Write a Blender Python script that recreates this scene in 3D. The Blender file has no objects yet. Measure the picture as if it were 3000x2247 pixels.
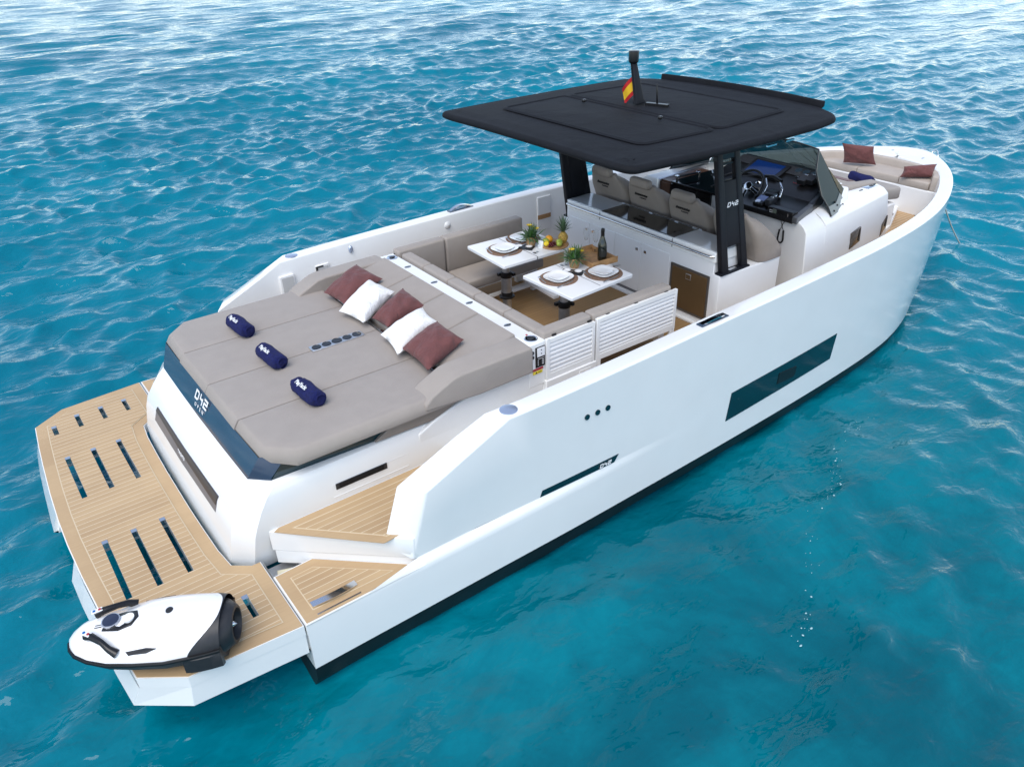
import bpy, bmesh, math, random
import numpy as np
from mathutils import Vector, Matrix, geometry
random.seed(7)
S = bpy.context.scene
COL = S.collection
R = math.radians

# ---------------------------------------------------------------- camera
cam_d = bpy.data.cameras.new('camera')
cam = bpy.data.objects.new('camera', cam_d)
COL.objects.link(cam)
yaw, pit, rol = R(54.2577), R(30.8264), R(-1.8020)
fw = Vector((math.cos(yaw)*math.cos(pit), math.sin(yaw)*math.cos(pit), -math.sin(pit)))
rt = Vector((math.sin(yaw), -math.cos(yaw), 0))
up = rt.cross(fw)
rt2 = rt*math.cos(rol) + up*math.sin(rol)
up2 = up*math.cos(rol) - rt*math.sin(rol)
M = Matrix.Identity(4)
for i in range(3):
    M[i][0] = rt2[i]; M[i][1] = up2[i]; M[i][2] = -fw[i]
M.translation = Vector((-0.99405, -5.75982, 4.43736))
cam.matrix_world = M
cam_d.sensor_width = 36
cam_d.lens = 2315.234/3000*36
cam_d.clip_end = 5000
S.camera = cam

# ---------------------------------------------------------------- world, sun, exposure
SUN_EL, SUN_AZ = R(58), R(216)          # azimuth of the sun measured from +x towards +y
W = bpy.data.worlds.new("World"); S.world = W; W.use_nodes = True
wn = W.node_tree.nodes; wl = W.node_tree.links
bg = wn['Background']
sky = wn.new('ShaderNodeTexSky'); sky.sky_type = 'NISHITA'; sky.sun_disc = False
sky.sun_elevation = SUN_EL; sky.sun_rotation = math.pi/2 - SUN_AZ
sky.air_density = 1.0; sky.dust_density = 0.3; sky.ozone_density = 1.0
hs = wn.new('ShaderNodeHueSaturation'); hs.inputs['Saturation'].default_value = .76; wl.new(sky.outputs[0], hs.inputs['Color']); wl.new(hs.outputs[0], bg.inputs[0]); bg.inputs[1].default_value = 0.15
sun_d = bpy.data.lights.new('sun', 'SUN'); sun_d.energy = 1.6; sun_d.angle = R(45)
sun_d.color = (1.0, 0.955, 0.89)
sun = bpy.data.objects.new('sun', sun_d); COL.objects.link(sun)
sd = Vector((math.cos(SUN_EL)*math.cos(SUN_AZ), math.cos(SUN_EL)*math.sin(SUN_AZ), math.sin(SUN_EL)))
sun.rotation_euler = sd.to_track_quat('Z', 'Y').to_euler()
S.view_settings.view_transform = 'Standard'
S.view_settings.look = 'None'
S.view_settings.exposure = 0.82
S.view_settings.gamma = 1
S.render.engine = 'CYCLES'
S.cycles.max_bounces = 8
S.cycles.use_denoising = True

# ---------------------------------------------------------------- materials
def mat(name, col, rough=.5, metal=0., spec=.5, coat=0., noise=0., nscale=40., bump=0., bscale=300., sheen=0., trans=0., ior=1.45, alpha=1., soft=0., sscale=5.):
    m = bpy.data.materials.new(name); m.use_nodes = True
    n = m.node_tree.nodes; l = m.node_tree.links; b = n['Principled BSDF']
    b.inputs['Base Color'].default_value = (*col, 1)
    b.inputs['Roughness'].default_value = rough
    b.inputs['Metallic'].default_value = metal
    b.inputs['Specular IOR Level'].default_value = spec
    b.inputs['Coat Weight'].default_value = coat
    b.inputs['IOR'].default_value = ior
    if coat: b.inputs['Coat Roughness'].default_value = .08
    if sheen: b.inputs['Sheen Weight'].default_value = sheen
    if trans: b.inputs['Transmission Weight'].default_value = trans
    if alpha < 1: b.inputs['Alpha'].default_value = alpha
    tc = None
    if noise or bump:
        tc = n.new('ShaderNodeTexCoord')
    if noise:
        t = n.new('ShaderNodeTexNoise'); t.inputs['Scale'].default_value = nscale; t.inputs['Detail'].default_value = 5
        l.new(tc.outputs['Object'], t.inputs['Vector'])
        mp = n.new('ShaderNodeMapRange'); mp.inputs[1].default_value = .3; mp.inputs[2].default_value = .7
        mp.inputs[3].default_value = 1-noise; mp.inputs[4].default_value = 1+noise
        l.new(t.outputs['Fac'], mp.inputs[0])
        mx = n.new('ShaderNodeVectorMath'); mx.operation = 'SCALE'; mx.inputs[0].default_value = col
        l.new(mp.outputs[0], mx.inputs['Scale']); l.new(mx.outputs[0], b.inputs['Base Color'])
    if bump:
        t2 = n.new('ShaderNodeTexNoise'); t2.inputs['Scale'].default_value = bscale; t2.inputs['Detail'].default_value = 3
        l.new(tc.outputs['Object'], t2.inputs['Vector'])
        bp = n.new('ShaderNodeBump'); bp.inputs['Strength'].default_value = bump; bp.inputs['Distance'].default_value = .01
        if soft:      # slack and creases in cloth
            t3 = n.new('ShaderNodeTexNoise'); t3.inputs['Scale'].default_value = sscale; t3.inputs['Detail'].default_value = 4; t3.inputs['Distortion'].default_value = .8
            l.new(tc.outputs['Object'], t3.inputs['Vector'])
            b3 = n.new('ShaderNodeBump'); b3.inputs['Strength'].default_value = soft; b3.inputs['Distance'].default_value = .05
            l.new(t3.outputs['Fac'], b3.inputs['Height']); l.new(b3.outputs[0], bp.inputs['Normal'])
        l.new(t2.outputs['Fac'], bp.inputs['Height']); l.new(bp.outputs[0], b.inputs['Normal'])
    return m

def teak(name, c1, c2, line, pitch, lw, off=0., axis=1):
    """planks along x, split by pale caulking lines every `pitch` metres of y"""
    m = bpy.data.materials.new(name); m.use_nodes = True
    n = m.node_tree.nodes; l = m.node_tree.links; b = n['Principled BSDF']
    tc = n.new('ShaderNodeTexCoord'); sp = n.new('ShaderNodeSeparateXYZ'); l.new(tc.outputs['Object'], sp.inputs[0])
    def mth(op, a, v=None, v2=None):
        k = n.new('ShaderNodeMath'); k.operation = op
        if isinstance(a, (int, float)): k.inputs[0].default_value = a
        else: l.new(a, k.inputs[0])
        if v is not None:
            if isinstance(v, (int, float)): k.inputs[1].default_value = v
            else: l.new(v, k.inputs[1])
        return k.outputs[0]
    y = mth('ADD', sp.outputs[axis], 50+off)
    q = mth('DIVIDE', y, pitch)
    fr = mth('FRACT', q)
    isl = mth('LESS_THAN', fr, lw/pitch)
    idx = mth('FLOOR', q)
    # grain
    mpn = n.new('ShaderNodeMapping'); l.new(tc.outputs['Object'], mpn.inputs[0])
    mpn.inputs['Scale'].default_value = (3, 60, 10) if axis == 1 else (60, 3, 10)
    cb = n.new('ShaderNodeCombineXYZ'); l.new(idx, cb.inputs[2])
    va = n.new('ShaderNodeVectorMath'); va.operation = 'ADD'; l.new(mpn.outputs[0], va.inputs[0]); l.new(cb.outputs[0], va.inputs[1])
    g = n.new('ShaderNodeTexNoise'); g.inputs['Scale'].default_value = 1.; g.inputs['Detail'].default_value = 6
    l.new(va.outputs[0], g.inputs['Vector'])
    wn_ = n.new('ShaderNodeTexWhiteNoise'); wn_.noise_dimensions = '1D'; l.new(idx, wn_.inputs['W'])
    lo = n.new('ShaderNodeTexNoise'); lo.inputs['Scale'].default_value = 2.2; lo.inputs['Detail'].default_value = 5; l.new(tc.outputs['Object'], lo.inputs['Vector'])
    mixf = mth('ADD', mth('ADD', mth('MULTIPLY', g.outputs['Fac'], .7), mth('MULTIPLY', wn_.outputs['Value'], .4)), mth('MULTIPLY', mth('SUBTRACT', lo.outputs['Fac'], .5), 1.3))
    mix = n.new('ShaderNodeMixRGB'); l.new(mixf, mix.inputs[0]); mix.inputs[1].default_value = (*c1, 1); mix.inputs[2].default_value = (*c2, 1)
    mix2 = n.new('ShaderNodeMixRGB'); l.new(isl, mix2.inputs[0]); l.new(mix.outputs[0], mix2.inputs[1]); mix2.inputs[2].default_value = (*line, 1)
    l.new(mix2.outputs[0], b.inputs['Base Color'])
    b.inputs['Roughness'].default_value = .6
    bp = n.new('ShaderNodeBump'); bp.inputs['Strength'].default_value = .15; bp.inputs['Distance'].default_value = .004
    l.new(g.outputs['Fac'], bp.inputs['Height']); l.new(bp.outputs[0], b.inputs['Normal'])
    return m

GEL = mat('gelcoat_white', (.80, .80, .785), .16, coat=.5, noise=.015, nscale=3, bump=.006, bscale=500, soft=.03, sscale=1.3)
GELI = mat('gelcoat_inside', (.78, .775, .76), .35, noise=.015, nscale=5)
BOOT = mat('antifouling_black', (.005, .007, .009), .45, noise=.3, nscale=8)
NAVY = mat('navy_gloss_band', (.035, .06, .10), .12, coat=.6)
DGLASS = mat('dark_glass', (.004, .030, .040), .05, spec=.6)
DGREY = mat('dark_grey_plastic', (.02, .021, .024), .45, noise=.15, nscale=30)
BLACK = mat('black_plastic', (.008, .008, .009), .3)
BLKGLOSS = mat('black_gloss_panel', (.004, .004, .005), .08, coat=.3)
CANVAS = mat('black_canvas', (.0045, .0052, .0078), .8, spec=.3, noise=.25, nscale=5, bump=.25, bscale=120, soft=.25, sscale=3)
PAINTBLK = mat('black_painted_alloy', (.008, .009, .013), .5, spec=.3, noise=.1, nscale=5)
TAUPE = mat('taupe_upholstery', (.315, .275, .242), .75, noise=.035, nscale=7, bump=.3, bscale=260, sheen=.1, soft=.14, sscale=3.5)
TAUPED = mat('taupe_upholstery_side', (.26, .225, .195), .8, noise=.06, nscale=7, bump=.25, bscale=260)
SEATFAB = mat('helm_seat_fabric', (.29, .245, .21), .7, noise=.05, nscale=9, bump=.2, bscale=260)
CREAM = mat('cream_upholstery', (.42, .365, .315), .75, noise=.05, nscale=7, bump=.2, bscale=260)
BROWN = mat('russet_linen', (.135, .045, .042), .8, noise=.12, nscale=14, bump=.3, bscale=350, sheen=.1, soft=.5, sscale=9)
WHITEP = mat('white_pillow_fabric', (.78, .765, .74), .85, noise=.04, nscale=12, bump=.3, bscale=220, soft=.5, sscale=9)
NAVYTOWEL = mat('navy_terry', (.006, .010, .088), .95, noise=.3, nscale=50, bump=1., bscale=300)
CHROME = mat('polished_steel', (.72, .73, .75), .12, metal=1.)
STEEL = mat('brushed_steel', (.60, .61, .63), .4, metal=1., noise=.1, nscale=30)
SILVER = mat('silver_disc', (.40, .46, .58), .25, metal=.6)
WHITEPL = mat('white_plastic', (.78, .78, .78), .35)
LETTER = mat('white_lettering', (.82, .82, .82), .5)
LETTERD = mat('dark_lettering', (.025, .022, .02), .6)
GREYL = mat('grey_marking', (.16, .16, .17), .5)
BROWNDOOR = mat('bronze_fridge_door', (.105, .062, .027), .35, noise=.1, nscale=4)
WOOD = mat('warm_wood', (.36, .20, .085), .5, noise=.25, nscale=18)
DWOOD = mat('walnut_trim', (.10, .042, .02), .4, noise=.3, nscale=14)
COUNTER = mat('pale_solid_surface', (.52, .54, .56), .16, coat=.4)
PORCELAIN = mat('white_porcelain', (.82, .82, .82), .12, coat=.5)
PLACEMAT = mat('woven_brown_placemat', (.27, .165, .11), .9, noise=.3, nscale=120, bump=1., bscale=400)
TERRA = mat('basket_pot', (.42, .25, .12), .85, noise=.3, nscale=90, bump=1., bscale=200)
LEAF = mat('leaf_green', (.055, .14, .030), .5, noise=.45, nscale=25)
LEAF2 = mat('leaf_grey_green', (.10, .17, .09), .5, noise=.45, nscale=25)
PETAL = mat('yellow_petal', (.80, .58, .03), .6, noise=.15, nscale=40)
ORANGE = mat('orange_skin', (.78, .34, .02), .45, noise=.15, nscale=60, bump=.3, bscale=300)
GRAPE = mat('dark_red_grape', (.10, .012, .015), .25, noise=.4, nscale=30)
APPLEG = mat('green_fruit_skin', (.35, .42, .06), .4, noise=.25, nscale=30)
PINEAP = mat('pineapple_skin', (.42, .26, .05), .6, noise=.5, nscale=70, bump=1., bscale=90)
BOTTLE = mat('dark_green_glass', (.006, .010, .007), .1, coat=.5)
FOIL = mat('black_foil', (.015, .014, .014), .3, metal=.5)
RED = mat('flag_red', (.48, .015, .02), .7)
YELLOW = mat('flag_yellow', (.80, .48, .02), .7)
STKY = mat('yellow_sticker', (.80, .62, .05), .5)
STKR = mat('red_sticker', (.38, .03, .04), .5)
CREAMCARD = mat('cream_label', (.62, .58, .42), .6)
SCREEN = mat('blue_screen', (.003, .02, .10), .12)
SCREEN2 = mat('pale_blue_screen', (.20, .24, .42), .15)
ROPE = mat('pale_rope', (.50, .47, .42), .9, noise=.3, nscale=80)
TINT = mat('smoked_glass', (.075, .10, .10), .03, trans=1., ior=1.06)
CLEAR = mat('clear_glass', (.97, .98, .98), .02, trans=1., ior=1.15)
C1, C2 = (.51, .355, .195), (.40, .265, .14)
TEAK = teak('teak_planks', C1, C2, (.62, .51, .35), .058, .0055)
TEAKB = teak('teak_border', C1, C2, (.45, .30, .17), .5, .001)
TEAKF = teak('teak_floor_shaded', (.37, .225, .095), (.28, .165, .065), (.24, .15, .07), .05, .006)  # darker teak: the cockpit's shade is put into the plank colours
CAULK = mat('pale_caulking', (.60, .49, .33), .7)

# ---------------------------------------------------------------- mesh helpers
class MB:
    def __init__(s): s.v = []; s.f = []; s.m = []
    def add(s, vs, fs, mi=0):
        o = len(s.v); s.v += [tuple(v) for v in vs]
        s.f += [tuple(i+o for i in f) for f in fs]; s.m += [mi]*len(fs); return s
    def xf(s, Mx):
        s.v = [tuple(Mx @ Vector(v)) for v in s.v]; return s
    def box(s, c, d, rot=None, mi=0):
        vs = [Vector((x*d[0]/2, y*d[1]/2, z*d[2]/2)) for x in (-1, 1) for y in (-1, 1) for z in (-1, 1)]
        if rot is not None: vs = [rot @ v for v in vs]
        vs = [v+Vector(c) for v in vs]
        return s.add(vs, [(0, 1, 3, 2), (4, 6, 7, 5), (0, 4, 5, 1), (2, 3, 7, 6), (0, 2, 6, 4), (1, 5, 7, 3)], mi)
    def b2(s, a, b, mi=0):
        return s.box([(a[i]+b[i])/2 for i in range(3)], [abs(b[i]-a[i]) for i in range(3)], None, mi)
    def rings(s, rings, cap0=True, cap1=True, closed=True, mi=0):
        n = len(rings[0]); vs = [p for r in rings for p in r]; fs = []
        for i in range(len(rings)-1):
            for j in range(n if closed else n-1):
                k = (j+1) % n
                fs.append((i*n+j, i*n+k, (i+1)*n+k, (i+1)*n+j))
        if cap0: fs.append(tuple(reversed(range(n))))
        if cap1: fs.append(tuple((len(rings)-1)*n+j for j in range(n)))
        return s.add(vs, fs, mi)
    def prism(s, poly, z0, z1, mi=0):
        return s.rings([[(p[0], p[1], z0) for p in poly], [(p[0], p[1], z1) for p in poly]], mi=mi)
    def tube(s, path, r, n=8, mi=0, caps=True):
        path = [Vector(p) for p in path]; rs = r if isinstance(r, (list, tuple)) else [r]*len(path)
        rings = []; prev = None
        for i, p in enumerate(path):
            t = (path[min(i+1, len(path)-1)]-path[max(i-1, 0)]).normalized()
            if prev is None:
                a = Vector((0, 0, 1)) if abs(t.z) < .9 else Vector((1, 0, 0))
                u = t.cross(a).normalized()
            else:
                u = (prev - t*prev.dot(t)).normalized()
            prev = u; w = t.cross(u)
            rings.append([p+(u*math.cos(2*math.pi*k/n)+w*math.sin(2*math.pi*k/n))*rs[i] for k in range(n)])
        return s.rings(rings, caps, caps, mi=mi)
    def lathe(s, prof, c=(0, 0, 0), n=20, mi=0, sx=1., sy=1.):
        rings = [[(c[0]+r*sx*math.cos(2*math.pi*k/n), c[1]+r*sy*math.sin(2*math.pi*k/n), c[2]+z) for k in range(n)] for r, z in prof]
        return s.rings(rings, mi=mi)
    def ball(s, c, r, n=10, m=7, mi=0, sz=1.):
        prof = [(max(1e-4, r*math.sin(math.pi*i/m)), -r*sz*math.cos(math.pi*i/m)) for i in range(m+1)]
        return s.lathe(prof, c, n, mi)
    def quad(s, a, b, c, d, mi=0): return s.add([a, b, c, d], [(0, 1, 2, 3)], mi)
    def mirror(s):
        n = len(s.v); v2 = [(x, -y, z) for x, y, z in s.v]
        f2 = [tuple(reversed([i+n for i in f])) for f in s.f]
        s.v += v2; s.f += f2; s.m += list(s.m); return s
    def build(s, name, mats, parent=None, smooth=None, bevel=0, bseg=2, solid=0, sub=0, fix=True):
        me = bpy.data.meshes.new(name)
        me.from_pydata(s.v, [], s.f)
        if not isinstance(mats, (list, tuple)): mats = [mats]
        for m in mats: me.materials.append(m)
        if any(s.m): me.polygons.foreach_set('material_index', s.m)
        if fix:
            bm = bmesh.new(); bm.from_mesh(me)
            bmesh.ops.remove_doubles(bm, verts=bm.verts, dist=1e-5)
            bmesh.ops.recalc_face_normals(bm, faces=bm.faces)
            bm.to_mesh(me); bm.free()
        me.update()
        o = bpy.data.objects.new(name, me); COL.objects.link(o)
        if parent is not None: o.parent = parent
        if solid:
            q = o.modifiers.new('solid', 'SOLIDIFY'); q.thickness = solid; q.offset = 0
        if bevel:
            q = o.modifiers.new('bevel', 'BEVEL'); q.width = bevel; q.segments = bseg; q.limit_method = 'ANGLE'; q.angle_limit = R(35); q.harden_normals = False
        if sub:
            q = o.modifiers.new('sub', 'SUBSURF'); q.levels = sub; q.render_levels = sub
        if smooth is None: smooth = bool(bevel or sub)
        if smooth:
            me.polygons.foreach_set('use_smooth', [True]*len(me.polygons))
            if not sub and not bevel: me.set_sharp_from_angle(angle=R(smooth if smooth is not True else 40))
            elif bevel: me.set_sharp_from_angle(angle=R(89))
            me.update()
        return o

def inset(poly, d):
    """offset a simple closed polygon inwards by d (d<0: outwards)"""
    n = len(poly); a = sum(poly[i][0]*poly[(i+1) % n][1]-poly[(i+1) % n][0]*poly[i][1] for i in range(n))
    sg = 1 if a > 0 else -1; out = []
    for i in range(n):
        p0, p1, p2 = Vector(poly[i-1][:2]), Vector(poly[i][:2]), Vector(poly[(i+1) % n][:2])
        e1 = (p1-p0).normalized(); e2 = (p2-p1).normalized()
        n1 = Vector((-e1.y, e1.x))*sg; n2 = Vector((-e2.y, e2.x))*sg
        k = 1+n1.dot(n2)
        out.append(tuple(p1+(n1+n2)*(d/max(k, .3))))
    return out

def rpoly(poly, r, seg=4):
    """round the corners of a polygon"""
    out = []; n = len(poly)
    for i in range(n):
        p0, p1, p2 = Vector(poly[i-1][:2]), Vector(poly[i][:2]), Vector(poly[(i+1) % n][:2])
        a = (p0-p1); b = (p2-p1); q = min(r, a.length*.45, b.length*.45)
        A = p1+a.normalized()*q; B = p1+b.normalized()*q
        for k in range(seg+1):
            t = k/seg
            out.append(tuple(A*(1-t)**2+p1*2*t*(1-t)+B*t*t))
    return out

def cushion(poly, z0, z1, r=.02, rb=.008, seg=3, crown=0.):
    """soft block with rounded upper edge over an outline"""
    mb = MB(); rings = []
    def ring(p, z): return [(q[0], q[1], z) for q in p]
    rings.append(ring(inset(poly, rb), z0)); rings.append(ring(poly, z0+rb))
    for k in range(seg+1):
        t = k/seg*math.pi/2
        rings.append(ring(inset(poly, r*(1-math.cos(t))), z1-r+r*math.sin(t)))
    if crown:
        rings.append(ring(inset(poly, r*3), z1+crown*.7)); rings.append(ring(inset(poly, r*7), z1+crown))
    return mb.rings(rings)

def holes_plate(mb, outer, holes, z, mi=0, flip=False):
    loops = [[Vector((p[0], p[1], 0)) for p in outer]]+[[Vector((p[0], p[1], 0)) for p in h] for h in holes]
    tris = geometry.tessellate_polygon(loops)
    vs = [(p.x, p.y, z) for L in loops for p in L]
    mb.add(vs, [t if not flip else tuple(reversed(t)) for t in tris], mi)

def prop(o, label=None, cat=None, group=None, kind=None):
    if label: o['label'] = label
    if cat: o['category'] = cat
    if group: o['group'] = group
    if kind: o['kind'] = kind
    return o
def empty(name, loc=(0, 0, 0)):
    o = bpy.data.objects.new(name, None); COL.objects.link(o); o.location = loc; o.empty_display_size = .1; return o

def frame(o, u, v):
    """matrix with origin o, x axis along u, y axis along v (made square)"""
    u = Vector(u).normalized(); w = u.cross(Vector(v)).normalized(); v = w.cross(u)
    Mx = Matrix.Identity(4)
    for i in range(3): Mx[i][0] = u[i]; Mx[i][1] = v[i]; Mx[i][2] = w[i]
    Mx.translation = Vector(o); return Mx

def text(name, s, size, Mx, m, parent, space=1., depth=.0012, shear=0., sx=1., align='CENTER', bold=0.):
    cu = bpy.data.curves.new(name, 'FONT'); cu.body = s; cu.size = size; cu.space_character = space
    cu.align_x = align; cu.align_y = 'CENTER'; cu.extrude = depth; cu.shear = shear; cu.offset = bold; cu.resolution_u = 3
    t = bpy.data.objects.new(name, cu); COL.objects.link(t)
    dg = bpy.context.evaluated_depsgraph_get(); dg.update()
    me = bpy.data.meshes.new_from_object(t.evaluated_get(dg)); me.name = name
    bpy.data.objects.remove(t); bpy.data.curves.remove(cu)
    me.transform(Matrix.Diagonal((sx, 1, 1, 1))); me.transform(Mx)
    me.materials.clear(); me.materials.append(m)
    o = bpy.data.objects.new(name, me); COL.objects.link(o); o.parent = parent; return o

def strokes_d42(size):
    """squared display lettering D, 4, 2 made of bars; cap height = size"""
    mb = MB(); t = size*.2; h = size; sh = .22
    def bar(x0, y0, x1, y1):
        q = [(x0, y0), (x1, y0), (x1, y1), (x0, y1)]
        q = [(a+sh*b, b) for a, b in q]
        mb.rings([[(a, b, 0) for a, b in q], [(a, b, .002) for a, b in q]])
    w = size*.95
    # D
    bar(0, 0, t, h); bar(t, 0, w-t, t); bar(t, h-t, w-t, h); bar(w-t, t*.6, w, h-t*.6)
    # 4 as an open hooked shape
    x = w+size*.3
    bar(x, h*.42, x+t*.9, h); bar(x+t*.9, h*.42, x+w*.62, h*.42+t); bar(x+w*.62, 0, x+w*.62+t, h*.72)
    # 2
    x = x+w*.62+t+size*.28
    bar(x, h-t, x+w-t, h); bar(x+w-t, h*.42, x+w, h); bar(x, h*.42, x+w-t, h*.42+t); bar(x, 0, x+t, h*.42); bar(x+t, 0, x+w, t)
    tot = x+w
    mb.v = [(a-tot/2, b-h/2, c) for a, b, c in mb.v]
    return mb, tot
# ================================================================ YACHT
yacht = empty('motor_yacht')
prop(yacht, 'white open motor yacht with black hardtop anchored on turquoise water', 'yacht')
BZ = 0.068        # upper edge of the black waterline stripe
ZW = -0.13       # water level
ZF = 0.72         # deck level
ZP = 0.486        # bathing platform level

# plan outlines: outer rail (x, half beam, height) and outer chine just above the water (x, half beam)
RAIL = [(1.68, 2.005, 1.405), (2.3, 2.015, 1.417), (3, 2.013, 1.428), (4, 1.997, 1.442), (5, 1.972, 1.446), (6, 1.928, 1.443), (6.6, 1.88, 1.435), (7.2, 1.80, 1.42),
        (7.7, 1.70, 1.398), (8.15, 1.585, 1.382), (8.6, 1.435, 1.37), (9.0, 1.27, 1.363), (9.35, 1.10, 1.36), (9.7, .895, 1.357), (10.05, .635, 1.355), (10.3, .39, 1.353), (10.45, .19, 1.352), (10.5, 0, 1.352)]
CHINE = [(1.68, 2.0), (2.3, 2.0), (3, 1.99), (4, 1.97), (5, 1.94), (5.6, 1.915), (6.2, 1.88), (6.75, 1.835), (7.25, 1.765), (7.75, 1.64), (8.25, 1.46), (8.7, 1.245), (9.1, .98), (9.4, .71), (9.62, .46), (9.77, .25), (9.85, .11), (9.88, 0)]
def smooth_line(L, k=3):
    P = [np.array(p, float) for p in L]; out = []
    for i in range(len(P)-1):
        p0 = P[i-1] if i else 2*P[0]-P[1]; p1, p2 = P[i], P[i+1]; p3 = P[i+2] if i+2 < len(P) else P[-1]*np.array([1, -1, 1][:len(P[0])])*1.0
        if i+2 >= len(P): p3 = P[-2]*np.array([1, -1, 1][:len(P[0])])
        for j in range(k):
            t = j/k
            out.append(.5*(2*p1+(p2-p0)*t+(2*p0-5*p1+4*p2-p3)*t*t+(3*p1-p0-3*p2+p3)*t**3))
    out.append(P[-1]); return out
RL = smooth_line(RAIL); CL = smooth_line(CHINE)
NST = len(RL)
def rail_inner(i, d=.16):
    """point on the inner edge of the rail cap, square to the outline"""
    a = RL[max(i-1, 0)]; b = RL[min(i+1, NST-1)]
    t = Vector((b[0]-a[0], b[1]-a[1])); t.normalize() if t.length else None
    if i == NST-1: t = Vector((0, -1))
    nrm = Vector((t.y, -t.x))           # towards the inside for the +y half
    if nrm.y > 0: nrm = -nrm
    if i == NST-1: nrm = Vector((-1, 0))
    w = d+max(0, RL[i][0]-9.75)*.65
    x, y = RL[i][0]+nrm.x*w, RL[i][1]+nrm.y*w
    return x, max(y, 0)

# ---- lower hull with keel (both sides), stern at x=0
lower = MB(); boot = MB()
st = [(0., 2.0), (.45, 2.0), (.88, 2.0), (1.3, 2.0)]
secs = []; bsecs = []
ZL = .535         # upper edge of the soft ledge where the topside begins
for x, w in st:
    lip = 1.952 if x > .85 else 2.0
    up_ = x > .85
    secs.append([(x, w, BZ), (x, w+.004, .25), (x, w+.002, .44), (x, w, ZP-.012), (x, (w+lip)/2+(.008 if up_ else 0), ZP+(.014 if up_ else 0)), (x, lip+(.008 if up_ else 0), ZL-.012 if up_ else ZP), (x, lip, ZL if up_ else ZP)])
    bsecs.append([(x, w, BZ), (x, w-.012, -.06), (x, w*.9, -.35), (x, w*.45, -.75)])
def hullpt(i, z, out=0.):
    """outer hull at station i and height z (the +y side), pushed out sideways by `out`"""
    c = CL[i]; r = RL[i]; q = (z-.04)/(r[2]-.04); q = q+.4*q*(1-q)*(1 if z > .04 else 0)
    return (c[0]+(r[0]-c[0])*q, max(0, c[1]+(r[1]-c[1])*q+out), z)
for i in range(NST):
    c = CL[i]; t = i/(NST-1); k = max(0, 1-max(0, c[0]-1.3)/2.0)
    secs.append([hullpt(i, BZ), hullpt(i, .25, .004*k), hullpt(i, .44, .002*k), hullpt(i, ZP-.012), hullpt(i, ZP+.014, -.016*k), hullpt(i, ZL-.012, -.04*k), hullpt(i, ZL, -.048*k)])
    sh = .25*t
    bsecs.append([hullpt(i, BZ), (c[0]-sh*.1, max(0, c[1]-.012-.05*t), -.06), (c[0]-sh*.6, c[1]*(.9-.25*t), -.35), (c[0]-sh*2.2, c[1]*(.45-.2*t), -.75)])
lower.rings(secs, False, False, closed=False)
# sponson stern faces
s0 = secs[0]
lower.add(s0+[(0, 1.245, ZP), (0, 1.245, BZ)], [tuple(range(len(s0)+2))])
lower.mirror()
boot.rings(bsecs, False, False, closed=False)
boot.add([bsecs[0][0], bsecs[0][1], bsecs[0][2], (0, 1.0, -.6), (0, 1.245, BZ)], [(0, 1, 2, 3, 4)])
boot.mirror()
hull = lower.build('hull', GEL, yacht, smooth=36)
boot.build('boot_stripe', BOOT, hull, smooth=40)

# ---- topsides / bulwark shell with the sloping stern wing (both sides)
top = MB(); ts = []
def uo(x): return -.05*max(0, 1-max(0, x-1.3)/2.0)
WING = [(.846, .585, .977, 1.10), (None, None, 1.68, 1.405)]
# station = outer bottom, outer top, inner top, inner bottom
ts.append([(.840, 1.952, ZL), (.911, 1.976, .82), (.977, 2.0, 1.10), (.850, 1.80, 1.09), (.70, 1.80, .66)])
for f in (.33, .66):
    x = .977+(1.68-.977)*f; z = 1.10+.305*f; xb = .84+(1.68-.84)*f
    ts.append([(xb, 1.952, ZL), ((xb+x)/2, 1.978, (ZL+z)/2), (x, 2.0+.005*f, z), (.85+(1.575-.85)*f, 1.80+.02*f, z-.01*(1-f)), (.70+(1.575-.70)*f, 1.80, .66)])
for i in range(NST):
    c = CL[i]; r = RL[i]; k = max(0, 1-max(0, c[0]-1.3)/2.0)
    d = hullpt(i, ZL, -.048*k); mm = hullpt(i, .98, -.024*k)
    ix, iy = rail_inner(i)
    if i == 0: ix, iy = 1.575, 1.835
    # the inner skin stays inside the outer one where the bow flares
    o = hullpt(i, .66, -.048*k); jx, jy = ix, max(0, iy-.02)
    if i > NST*.55:
        nx_, ny_ = rail_inner(i); jx = min(ix, o[0]+(nx_-r[0])*.75); jy = max(0, min(iy-.02, o[1]+(ny_-r[1])*.75))
    ts.append([d, mm, (r[0], r[1], r[2]), (ix, iy, r[2]), (jx, jy, .66)])
top.rings(ts, False, False, closed=False)
a = ts[0]; top.add(a, [(0, 1, 2, 3, 4)])
top.mirror()
topside = top.build('bulwark', GEL, yacht, smooth=True, bevel=.016, bseg=3)

def side_pt(x, z, out=.003):
    """point on the starboard side of the hull at length x and height z"""
    prof = []
    for i in range(NST):
        P_ = [Vector(p) for p in secs[len(st)+i]]+[Vector(p) for p in ts[3+i][1:3]]
        for p0, p1 in zip(P_, P_[1:]):
            if p0.z <= z <= p1.z: prof.append(p0.lerp(p1, (z-p0.z)/max(1e-6, p1.z-p0.z))); break
    for p0, p1 in zip(prof, prof[1:]):
        if p0.x <= x <= p1.x: q = p0.lerp(p1, (x-p0.x)/max(1e-6, p1.x-p0.x)); return Vector((x, -(q.y+out), z))
    return Vector((x, -(prof[0].y+out), z))

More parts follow.
